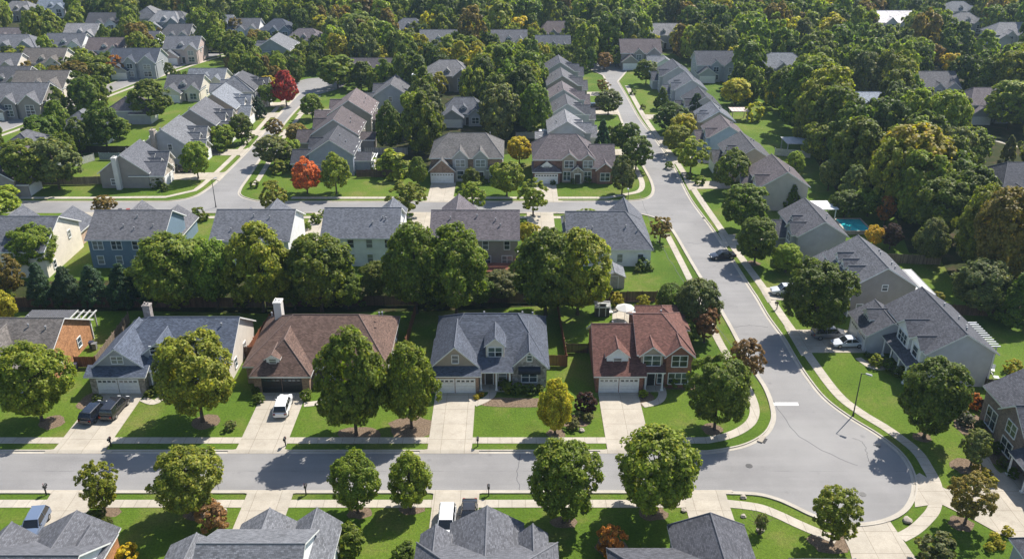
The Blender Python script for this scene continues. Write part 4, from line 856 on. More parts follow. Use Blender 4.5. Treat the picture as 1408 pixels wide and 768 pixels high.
def parasol(x, y, label):
    root = tag(empty('parasol', (x, y, 0)), label, 'parasol'); mb = MB(); mb.tube((0, 0, 0), (0, 0, 2.5), .035, .03, 8); mb.obj('pole', M['rim'], root)
    mb = MB(); n = 8; ring = [(1.5*math.cos(2*math.pi*i/n), 1.5*math.sin(2*math.pi*i/n), 2.05) for i in range(n)]
    mb.mesh(ring + [(0, 0, 2.6)] + [(a*.98, b*.98, c - .08) for a, b, c in ring] + [(0, 0, 2.52)], [(i, (i+1) % n, n) for i in range(n)] + [(n+1+(i+1) % n, n+1+i, 2*n+1) for i in range(n)] + [(i, n+1+i, n+1+(i+1) % n, (i+1) % n) for i in range(n)])
    mb.obj('canopy', M['canvas'], root)
parasol(17.6, 120.6, 'white parasol on the patio behind the red roofed house')
def lounger(x, y, rz, label, c=(.7, .7, .68), grp=None):
    root = tag(empty('garden_chair', (x, y, 0), rz), label, 'garden chair', grp)
    mb = MB(); mb.box(-.32, -.35, .38, .32, .35, .45); mb.obj('seat', M['painted'], root, color=c)
    mb = MB(); mb.mesh([(-.32, .35, .45), (.32, .35, .45), (.32, .62, 1.0), (-.32, .62, 1.0), (-.32, .41, .42), (.32, .41, .42), (.32, .68, .98), (-.32, .68, .98)], [(0,1,2,3),(7,6,5,4),(0,4,5,1),(1,5,6,2),(2,6,7,3),(3,7,4,0)]); mb.obj('backrest', M['painted'], root, color=c)
    for sx in (-.28, .28):
        for sy in (-.3, .3): mb = MB(); mb.box(sx - .03, sy - .03, 0, sx + .03, sy + .03, .38); mb.obj('leg', M['painted'], root, color=c)
for i, (x, y, a) in enumerate([(66.0, 104.3, .6), (66.9, 103.0, 1.4), (67.3, 104.9, -.5)]): lounger(x, y, a, 'white garden chair on the grass behind the broad pale gable', grp='white chairs behind the pale gabled house')
for i, (x, y, a) in enumerate([(15.6, 122.4, .3), (19.4, 122.2, -.6)]): lounger(x, y, a, 'white garden chair on the patio beside the parasol', grp='patio chairs by the parasol')
lounger(61, 148.2, .2, 'orange garden chair beside the turquoise pool', (.5, .2, .06))

# ------------------------------------------------------------------ street furniture
def mailbox(px, py, label, rz=0.0):
    X_, Y_ = at(px, py); root = tag(empty('mailbox', (X_, Y_, 0), rz), label, 'mailbox')
    mb = MB(); mb.box(-.06, -.06, 0, .06, .06, 1.05); mb.box(-.06, -.35, .8, .06, .1, .88); mb.obj('post', M['metal_dark'], root)
    mb = MB(); n = 8; prof = [(-.14, 1.05), (.14, 1.05), (.14, 1.25)] + [(.14*math.cos(math.pi*i/n), 1.25 + .14*math.sin(math.pi*i/n)) for i in range(1, n)] + [(-.14, 1.25)]
    k = len(prof); mb.mesh([(x, -.42, z) for x, z in prof] + [(x, .14, z) for x, z in prof], [tuple(range(k)), tuple(range(2*k - 1, k - 1, -1))] + [(i, k + i, k + (i+1) % k, (i+1) % k) for i in range(k)]); mb.obj('letter_box', M['metal_dark'], root)
    mb = MB(); mb.box(.14, -.1, 1.2, .16, -.05, 1.5); mb.box(.14, -.2, 1.42, .16, -.05, 1.5); mb.obj('flag', M['tail'], root)
for px, py, lb, rz in [(153, 613, 'black mailbox beside the driveway with two dark cars', 0), (393, 613, 'black mailbox beside the driveway with the white car', 0), (657, 613, 'black mailbox right of the empty slate house driveway', 0), (64, 680, 'dark leaning mailbox at the lower left kerb', math.pi), (421, 680, 'black mailbox right of the twin gabled house driveway', math.pi), (672, 681, 'black mailbox right of the white minivan driveway', math.pi), (1068, 425, 'black mailbox on the verge before the big round tree', -1.57)]:
    mailbox(px, py, lb, rz)
def lamp(px, py, hgt, label, rz):
    X_, Y_ = at(px, py); root = tag(empty('street_lamp', (X_, Y_, 0), rz), label, 'street lamp')
    mb = MB(); mb.tube((0, 0, 0), (0, 0, .5), .14, .11, 12); mb.tube((0, 0, .5), (0, 0, hgt), .085, .055, 10); mb.obj('pole', M['metal_dark'], root)
    mb = MB(); mb.tube((0, 0, hgt - .05), (0, -.75, hgt + .12), .04, .035, 8); mb.obj('arm', M['metal_dark'], root)
    mb = MB(); mb.mesh([(-.16, -.55, hgt + .08), (.16, -.55, hgt + .08), (.2, -1.3, hgt + .1), (-.2, -1.3, hgt + .1), (-.1, -.5, hgt + .2), (.1, -.5, hgt + .2), (.14, -1.2, hgt + .24), (-.14, -1.2, hgt + .24)], [(3,2,1,0),(4,5,6,7),(0,1,5,4),(1,2,6,5),(2,3,7,6),(3,0,4,7)]); o = mb.obj('lamp_head', M['pipe'], root)
    mb = MB(); mb.box(-.13, -1.2, hgt + .05, .13, -.65, hgt + .085); mb.obj('lens', M['head'], o)
lamp(1173, 571, 6.4, 'dark street lamp on the verge of the cul de sac', .9); lamp(297, 285, 6.0, 'slim street lamp at the rear street corner', 2.6); lamp(862, 299, 5.6, 'slim street lamp at the corner of the grey hip roofed house', 3.1)
def bin_(px, py, label, c, grp=None):
    X_, Y_ = at(px, py); root = tag(empty('rubbish_bin', (X_, Y_, 0), .1), label, 'rubbish bin', grp)
    mb = MB(); mb.mesh([(-.25,-.28,.05),(.25,-.28,.05),(.25,.28,.05),(-.25,.28,.05),(-.31,-.34,1),(.31,-.34,1),(.31,.34,1),(-.31,.34,1)], [(3,2,1,0),(4,5,6,7),(0,1,5,4),(1,2,6,5),(2,3,7,6),(3,0,4,7)]); mb.obj('bin_body', M['painted'], root, color=c)
    mb = MB(); mb.box(-.34, -.4, 1.0, .34, .38, 1.08); mb.box(-.3, .36, .9, .3, .42, 1.0); mb.obj('lid', M['painted'], root, color=tuple(x * .8 for x in c))
    for s in (-.22, .22): mb = MB(); mb.tube((s - .03, .3, .12), (s + .03, .3, .12), .12, .12, 10); mb.obj('wheel', M['rubber'], root)
for px, py, lb, c in [(612, 248, 'black bin in front of the wide white garage door', (.02, .02, .025)), (751, 252, 'dark bin in front of the brick house garage', (.025, .025, .03)), (127, 478, 'dark blue bin at the back corner of the orange brick wall', (.03, .035, .07)), (131, 480, 'grey bin beside the dark blue one by the orange wall', (.2, .2, .2)), (104, 508, 'purple grey bin at the front of the orange brick wall', (.08, .07, .11)), (1207, 420, 'white bin against the tan gable wall', (.6, .6, .6)), (166, 294, 'small dark bin at the kerb behind the blue sided house', (.05, .05, .07)), (177, 294, 'small red bin at the kerb behind the blue sided house', (.3, .06, .05))]: bin_(px, py, lb, c)
def rock(px, py, s, label, grp=None, c=None):
    X_, Y_ = at(px, py); r = random.Random(int(px)); bm = bmesh.new(); bmesh.ops.create_icosphere(bm, subdivisions=2, radius=s)
    for v in bm.verts: v.co *= 1 + r.uniform(-.22, .22); v.co.z = v.co.z * .65 + s * .35
    me = bpy.data.meshes.new('rock'); bm.to_mesh(me); bm.free(); me.materials.append(M['rock']); tag(link('rock', me, None, (X_, Y_, 0), (0, 0, r.random() * 6)), label, 'rock', grp)
for px, py, s, lb, g in [(1022, 684, .35, 'pale rock on the verge below the cul de sac', None), (1247, 716, .5, 'dark boulder in the small verge by the curved sidewalk', None), (1045, 729, .45, 'rock at the foot of the sapling in the lower lawn', None), (1022, 710, .3, 'white rock alone in the lower right lawn', None), (940, 702, .35, 'rock at the corner of the cul de sac driveway', None), (1207, 612, .3, 'pale rock in the shaded verge under the round tree', None), (800, 592, .4, 'white rock between shrubs by the red roofed house driveway', None), (309, 702, .3, 'pale rock beside the brown bush', None)]: rock(px, py, s, lb, g)
for i in range(9): rock(330 + rng.uniform(-10, 10), 470 + rng.uniform(-14, 16), rng.uniform(.3, .6), 'rough brown rock in the rock garden right of the blue grey house', 'rock garden stones')

def manhole(px, py, label):
    X_, Y_ = at(px, py); mb = MB(); mb.tube((0, 0, 0), (0, 0, .02), .42, .42, 20); mb.tube((0, 0, .02), (0, 0, .026), .34, .34, 20)
    for i in range(-2, 3): mb.box(-.26, i * .11 - .02, .026, .26, i * .11 + .02, .034)
    tag(mb.obj('manhole_cover', M['metal_dark'], None, (X_, Y_, .005)), label, 'manhole cover')
manhole(1186, 679, 'iron manhole cover in the lower part of the cul de sac'); manhole(1030, 640, 'iron manhole cover where the main street widens'); manhole(560, 650, 'iron manhole cover in the main street opposite the slate roofed house'); manhole(968, 300, 'iron manhole cover in the side street crossing')
X_, Y_ = at(1047, 604); root = tag(empty('storm_drain', (X_, Y_, 0), 1.0), 'dark storm drain inlet in the kerb at the inner street corner', 'storm drain')
mb = MB(); mb.box(-.7, -.3, 0, .7, .35, .17); mb.obj('drain_hood', M['rock'], root); mb = MB()
for i in range(6): mb.box(-.55 + i * .19, -.62, .02, -.45 + i * .19, -.3, .05)
mb.obj('grate', M['metal_dark'], root)

def seam(p, w, label):
    r = random.Random(len(label)); L = cr(pts(*p), 8); L = [(x + r.uniform(-.12, .12), y + r.uniform(-.12, .12)) for x, y in L]
    mb = MB(); ribbon(mb, L, -w/2, w/2, -.05, .012); tag(mb.obj('road_seam', M['tar']), label, None, None, 'structure')
plain('tar', (.085, .085, .09), .8)
for p, l in [(((945, 333), (958, 335), (972, 333)), 'tar sealed crack across the side street'), (((1004, 451), (1030, 447), (1056, 450)), 'tar sealed crack across the bend of the side street'), (((1172, 602), (1186, 608), (1192, 622), (1196, 636)), 'curved tar seam in the cul de sac'), (((300, 622), (304, 648), (299, 676)), 'tar seam across the main street at left'), (((716, 621), (711, 650), (716, 676)), 'tar seam across the main street at centre'), (((880, 268), (905, 330), (950, 400), (1010, 480), (1060, 545)), 'long joint along the side street'), (((1060, 545), (1100, 600), (1180, 640)), 'joint fading into the cul de sac')]: seam(p, .07, l)

# ------------------------------------------------------------------ cars
_car = {}
def loft(mb, secs, m=0):
    k = len(secs[0]); vs = [p for s in secs for p in s]; fs = []
    for i in range(len(secs) - 1):
        for j in range(k): fs.append((i*k + j, i*k + (j+1) % k, (i+1)*k + (j+1) % k, (i+1)*k + j))
    fs += [tuple(range(k - 1, -1, -1)), tuple(range((len(secs)-1)*k, len(secs)*k))]; mb.mesh(vs, fs, m)
def car_meshes(typ):
    if typ in _car: return _car[typ]
    # L length, W half width, zh bonnet, zb belt, zt roof; front at -y
    P = dict(sedan=(4.7, .90, .78, .92, 1.42, (-1.05, -.35, .85, 1.55), .98), suv=(4.7, .94, 1.0, 1.08, 1.70, (-1.1, -.5, 1.75, 2.2), 1.08), van=(5.0, .97, .98, 1.06, 1.74, (-1.5, -.75, 2.0, 2.4), 1.06), pickup=(5.5, .98, 1.08, 1.14, 1.85, (-1.1, -.5, .55, .85), 1.12))[typ]
    L, W, zh, zb, zt, (a, b, c, d), zr = P; f, r = -L/2, L/2
    def ring(y, w, z0, z1): return [(-w*.86, y, z0), (-w, y, z0 + .16), (-w, y, (z0 + z1)/2), (-w*.93, y, z1 - .03), (-w*.6, y, z1), (w*.6, y, z1), (w*.93, y, z1 - .03), (w, y, (z0 + z1)/2), (w, y, z0 + .16), (w*.86, y, z0)]
    body = MB(); zr2 = zr if typ != 'pickup' else zb
    loft(body, [ring(f, W*.80, .38, zh - .30), ring(f + .12, W*.92, .26, zh - .14), ring(f + .6, W, .24, zh - .03), ring(a + .05, W, .24, zb - .02), ring(0, W, .24, zb), ring(d, W, .24, zr2), ring(r - .25, W*.97, .26, zr2 - .04), ring(r, W*.86, .36, zr2 - .22)])
    if typ == 'pickup': body.box(-W*.8, d + .15, zb - .02, W*.8, r - .2, zb + .015)
    def gr(y, w, z): return [(-w, y, zb - .06), (-w*.97, y, zb + .05), (-w*.80 if z > zb + .2 else -w*.94, y, z), (w*.80 if z > zb + .2 else w*.94, y, z), (w*.97, y, zb + .05), (w, y, zb - .06)]
    gl = MB(); loft(gl, [gr(a, W*.88, zb + .03), gr(b, W*.93, zt - .03), gr(c, W*.93, zt - .03), gr(d, W*.88, zb + .06)])
    rf = MB(); w = W*.76
    loft(rf, [[(-w, b - .03, zt - .05), (w, b - .03, zt - .05), (w*.9, b - .03, zt), (-w*.9, b - .03, zt)], [(-w, (b+c)/2, zt - .03), (w, (b+c)/2, zt - .03), (w*.9, (b+c)/2, zt + .05), (-w*.9, (b+c)/2, zt + .05)], [(-w, c + .05, zt - .05), (w, c + .05, zt - .05), (w*.9, c + .05, zt), (-w*.9, c + .05, zt)]])
    pl = MB()
    for s in (-1, 1):
        for p0, p1 in (((s*W*.90, a + .02, zb), (s*W*.76, b, zt - .02)), ((s*W*.92, (b+c)/2, zb), (s*W*.77, (b+c)/2, zt - .02)), ((s*W*.90, d - .02, zb), (s*W*.76, c, zt - .02))): pl.tube(p0, p1, .045, .04, 6)
    ty = MB(); ty.tube((-.11, 0, 0), (.11, 0, 0), .34, .34, 18); ri = MB(); ri.tube((-.12, 0, 0), (.12, 0, 0), .21, .21, 12)
    hl = MB(); hl.box(-.2, -.05, -.08, .2, .06, .08); tl = MB(); tl.box(-.13, -.06, -.12, .13, .05, .12); mi = MB(); mi.box(-.1, -.06, -.07, .1, .06, .07)
    me = lambda mb, n, k: mb.me(n, [M[k]])
    _car[typ] = (P, me(body, 'body', 'paint'), me(gl, 'windows', 'carglass'), me(rf, 'roof', 'paint'), me(pl, 'pillars', 'paint'), me(ty, 'tyre', 'rubber'), me(ri, 'rim', 'rim'), me(hl, 'headlight', 'head'), me(tl, 'taillight', 'tail'), me(mi, 'mirror', 'paint'))
    for m in _car[typ][1:4]: m.polygons.foreach_set('use_smooth', [True] * len(m.polygons)); m.set_sharp_from_angle(angle=.6)
    return _car[typ]
def car(typ, x, y, rz, c, label, cat=None):
    P, body, gl, rf, pl, ty, ri, hl, tl, mi = car_meshes(typ); L, W, zh, zb, zt, (a, b, cc, d), zr = P
    root = tag(empty('parked_car', (x, y, .062), rz), label, cat or 'car')
    link('body', body, root, color=c); link('windows', gl, root); link('roof', rf, root, color=c); link('pillars', pl, root, color=c)
    for sx in (-1, 1):
        for wy in (-L/2 + .88, L/2 - .95):
            wh = link('wheel', ty, root, (sx * (W - .1), wy, .34)); link('rim', ri, wh, (sx*.005, 0, 0))
        link('headlight', hl, root, (sx * W*.6, -L/2 + .06, zh - .22)); link('taillight', tl, root, (sx * W*.72, L/2 - .05, zr - .3)); link('mirror', mi, root, (sx * (W + .06), a + .4, zb + .02), color=c)
DARKB = (.012, .016, .028)
x, y = at(131, 572); car('suv', x, y, math.pi - .12, DARKB, 'dark navy estate car, left of the two on the driveway of the blue grey house')
x, y = at(159, 566); car('van', x, y, math.pi - .08, (.014, .013, .016), 'black minivan with reddish tail lights, right of the two dark cars'); 
x, y = at(390, 563); car('suv', x, y, math.pi + .05, (.72, .72, .72), 'white estate car on the driveway of the brown roofed house')
x, y = at(50, 727); car('suv', x, y, .12, (.12, .16, .24), 'silver blue car on the driveway at the bottom left')
x, y = at(614, 725); car('van', x, y, 0, (.72, .73, .74), 'white minivan in front of the big grey street gable')
x, y = at(645, 712); car('sedan', x, y, 0, (.02, .02, .023), 'black car half hidden by the big grey street gable')
car('van', 47.6, 114.9, math.pi/2 + .05, (.10, .105, .12), 'dark silver minivan under the edge of the big round tree', 'van'); car('sedan', 49.6, 112.3, -math.pi/2 + .05, (.52, .55, .60), 'silver sedan beside the minivan at the white garage')
x, y = at(1079, 404); car('suv', x, y, -math.pi/2, (.50, .52, .55), 'silver car half hidden behind the big round tree')
x, y = at(993, 355); car('sedan', x, y, -math.pi/2 + .12, DARKB, 'dark blue car stopped across the right street')
x, y = at(257, 236); car('suv', x, y, math.pi/2, (.015, .016, .02), 'dark car on the driveway of the grey left corner house')
x, y = at(820, 150); car('suv', x, y, math.pi/2, (.02, .02, .024), 'dark car on a driveway left of the upper right street')

# ------------------------------------------------------------------ trees
def crown_np(seed, shape, n_leaf, size, n_clump):
    """leaf quads gathered in clumps inside a unit envelope (radius 1, z from -1 to 1)"""
    g = np.random.default_rng(seed)
    def env(z):                                   # radius of the envelope at height z
        if shape == 'round': return np.sqrt(np.clip(1 - np.abs(z * .98) ** 2.3, 0, 1))
        if shape == 'ovoid': return np.where(z < -.35, np.sqrt(np.clip(1 - ((z + .35) / .68) ** 2, 0, 1)), np.clip(1 - ((z + .35) / 1.36) ** 1.9, 0, 1) ** .75)
        if shape == 'cone': return np.clip((1 - z) / 1.85, 0, 1) ** .8 * np.where(z < -.85, .85, 1)
        if shape == 'column': return np.clip(1 - np.abs(z) ** 3.2, 0, 1) ** .6
        if shape == 'shrub': return np.sqrt(np.clip(1 - np.clip(z, -.2, 1) ** 2, 0, 1)) * np.where(z < -.6, .85, 1)
        return np.sqrt(np.clip(1 - np.abs(z * .98) ** 2, 0, 1))
    lobe_a = g.uniform(0, 6.28, 3); lobe_k = np.array([2, 3, 5])
    C = []
    while len(C) < n_clump:
        z = g.uniform(-.95, .97); a = g.uniform(0, 6.283)
        e = float(env(np.array(z)))
        if e < .08 or g.random() > e + .12: continue
        wob = 1 + .10 * sum(math.sin(k * a + p + 2 * z) for k, p in zip(lobe_k, lobe_a)) / 1.4
        lo = {'loose': .3, 'shrub': .25}.get(shape, .50)
        rr = e * wob * (g.uniform(lo ** 2, 1) ** .5) * .90
        C.append((rr * math.cos(a), rr * math.sin(a), z * .93))
    C = np.array(C); nC = len(C)
    cs = g.uniform(.10, .215, nC) * (1.0 if shape != 'loose' else .72)
    if shape in ('cone',): cs *= .8
    idx = g.integers(0, nC, n_leaf)
    d = g.normal(size=(n_leaf, 3)); d /= np.linalg.norm(d, axis=1)[:, None]
    out = C[idx] + np.array([0, 0, .35]); out /= (np.linalg.norm(out, axis=1)[:, None] + 1e-6)
    flip = (d * out).sum(1) < -.25
    d[flip] = d[flip] - 2 * (d[flip] * out[flip]).sum(1)[:, None] * out[flip]
    rad = cs[idx][:, None] * (g.uniform(.35, 1.12, (n_leaf, 1)) ** .6)
    P = C[idx] + d * rad * np.array([1, 1, .85])
    oc = P / (np.linalg.norm(P, axis=1)[:, None] + 1e-6)
    N = d * .5 + oc * .5 + np.array([0, 0, .45]) + g.normal(size=(n_leaf, 3)) * .42; N /= np.linalg.norm(N, axis=1)[:, None]
    T = np.cross(N, g.normal(size=(n_leaf, 3))); T /= (np.linalg.norm(T, axis=1)[:, None] + 1e-6); B = np.cross(N, T)
    s = size * g.uniform(.6, 1.35, (n_leaf, 1))
    V = np.stack([P - T * s, P + B * s * .7 + N * s * .12, P + T * s, P - B * s * .7 + N * s * .12], 1).reshape(-1, 3)
    return V.astype(np.float32), C
def np_mesh(name, V, mat, tint=None):
    n = len(V) // 4; me = bpy.data.meshes.new(name)
    me.vertices.add(len(V)); me.vertices.foreach_set('co', V.ravel()); me.loops.add(4 * n); me.loops.foreach_set('vertex_index', np.arange(4 * n, dtype=np.int32))
    me.polygons.add(n); me.polygons.foreach_set('loop_start', np.arange(0, 4 * n, 4, dtype=np.int32))
    if tint is not None:
        a = me.attributes.new('tint', 'FLOAT_COLOR', 'POINT'); a.data.foreach_set('color', tint.astype(np.float32).ravel())
    me.materials.append(mat); me.update(); me.validate(); return me
def trunk_me(seed, C, n_l):
    """trunk and limbs for a crown of unit size; z=-1 crown bottom, trunk foot at z=-1.7"""
    r = random.Random(seed); mb = MB(); foot = -1.75
    mb.tube((0, 0, foot), (0, 0, foot + .12), .085, .058, 9); mb.tube((0, 0, foot + .12), (.02, .01, -.55), .058, .046, 9); mb.tube((.02, .01, -.55), (0, .03, .55), .046, .014, 8)
    order = sorted(range(len(C)), key=lambda i: r.random())[:n_l]
    for i in order:
        c = C[i]; z0 = min(c[2] - .25, .3); z0 = max(z0 - .35, -.9)
        mid = (c[0] * .45, c[1] * .45, z0 + (c[2] - z0) * .55)
        mb.tube((.01, .01, z0), mid, .026, .017, 6, cap=False); mb.tube(mid, tuple(c), .017, .006, 5, cap=False)
    return mb.me('trunk', [M['bark']])
LOD = {'hi': (23000, .040, 240), 'mid': (10000, .059, 150), 'lo': (4400, .086, 95)}
PROTO = {}
def proto(shape, lod, k):
    key = (shape, lod, k)
    if key not in PROTO:
        n, s, nc = LOD[lod]
        if shape == 'loose': n, nc = int(n * .62), int(nc * .8)
        if shape == 'shrub': n, nc, s = int(n * .4), int(nc * .45), s * 1.5
        if shape == 'cone': n = int(n * 1.0)
        V, C = crown_np(hash((shape, k)) % 1000 if False else (k * 37 + len(shape) * 101 + ord(shape[0])), shape, n, s, nc)
        PROTO[key] = (V, np_mesh('crown', V, M['leaf']), trunk_me(k, C, 14 if lod == 'hi' else 6))
    return PROTO[key]
DG = (.094, .134, .017); MG = (.136, .182, .020); LG = (.190, .240, .024); OL = (.190, .225, .026); YG = (.34, .315, .024); YE = (.42, .33, .020); BR = (.20, .148, .036); OR = (.38, .165, .032); RD = (.36, .048, .034); RO = (.58, .190, .050); GG = (.145, .170, .055); PU = (.060, .030, .028); CO = (.050, .095, .045); RB = (.225, .130, .055); TN = (0.246, 0.196, 0.109)
n_tree = 0
def tree_at(X, Y, h, r, shape, c, label, group=None, cat='tree', cb=None, one=False, seed=None, name=None):
    """crown from cb*h to h; one=True makes a single mesh (far copies)"""
    global n_tree; n_tree += 1
    k = (n_tree * 7 + 3) % 4 if seed is None else seed
    D = depth(X, Y); lod = 'hi' if D < 158 else ('mid' if D < 260 else 'lo')
    if shape == 'shrub': lod = 'mid' if D < 150 else 'lo'
    V, cm, tm = proto(shape, lod, k)
    cb = {'shrub': 0, 'cone': .06, 'column': .12}.get(shape, .17) if cb is None else cb
    z0, z1 = h * cb, h; rz = (n_tree * 2.39996) % 6.283
    rr = random.Random(n_tree); kk = rr.uniform(.80, 1.2); c = tuple(x * rr.uniform(.93, 1.07) * kk for x in c)
    nm = name or {'cone': 'conifer_tree', 'shrub': 'shrub'}.get(shape, 'broadleaf_tree')
    if shape == 'shrub' or one:
        o = link(nm, cm, None, (X, Y, (z0 + z1)/2), (0, 0, rz), (r, r, (z1 - z0)/2), color=c); return tag(o, label, cat, group)
    root = tag(empty(nm, (X, Y, 0), rz), label, cat, group)
    hz = (z1 - z0)/2; zc = (z0 + z1)/2
    link('crown', cm, root, (0, 0, zc), scale=(r, r, hz), color=c)
    link('trunk', tm, root, (0, 0, zc - hz + max(0, 0)), scale=(max(.55 * r + 1.2, 2.2),) * 2 + ((zc) / 1.75,)).location.z = zc
    return root
def T(cx, ytop, ybase, w, shape, c, label, group=None, bx=None, cat='tree', cb=None, rad=None):
    X, Y = at(bx if bx is not None else cx, ybase)
    Xc = at(cx, ybase)[0]
    h = top_z(Y, ytop) * .985
    D = depth(X, Y, h * .6); r = w / 2 / (F / D)
    return tree_at((X + Xc) / 2, Y, h, r * 1.02, shape, c, label, group, cat, cb)
S_ = 'shrub'
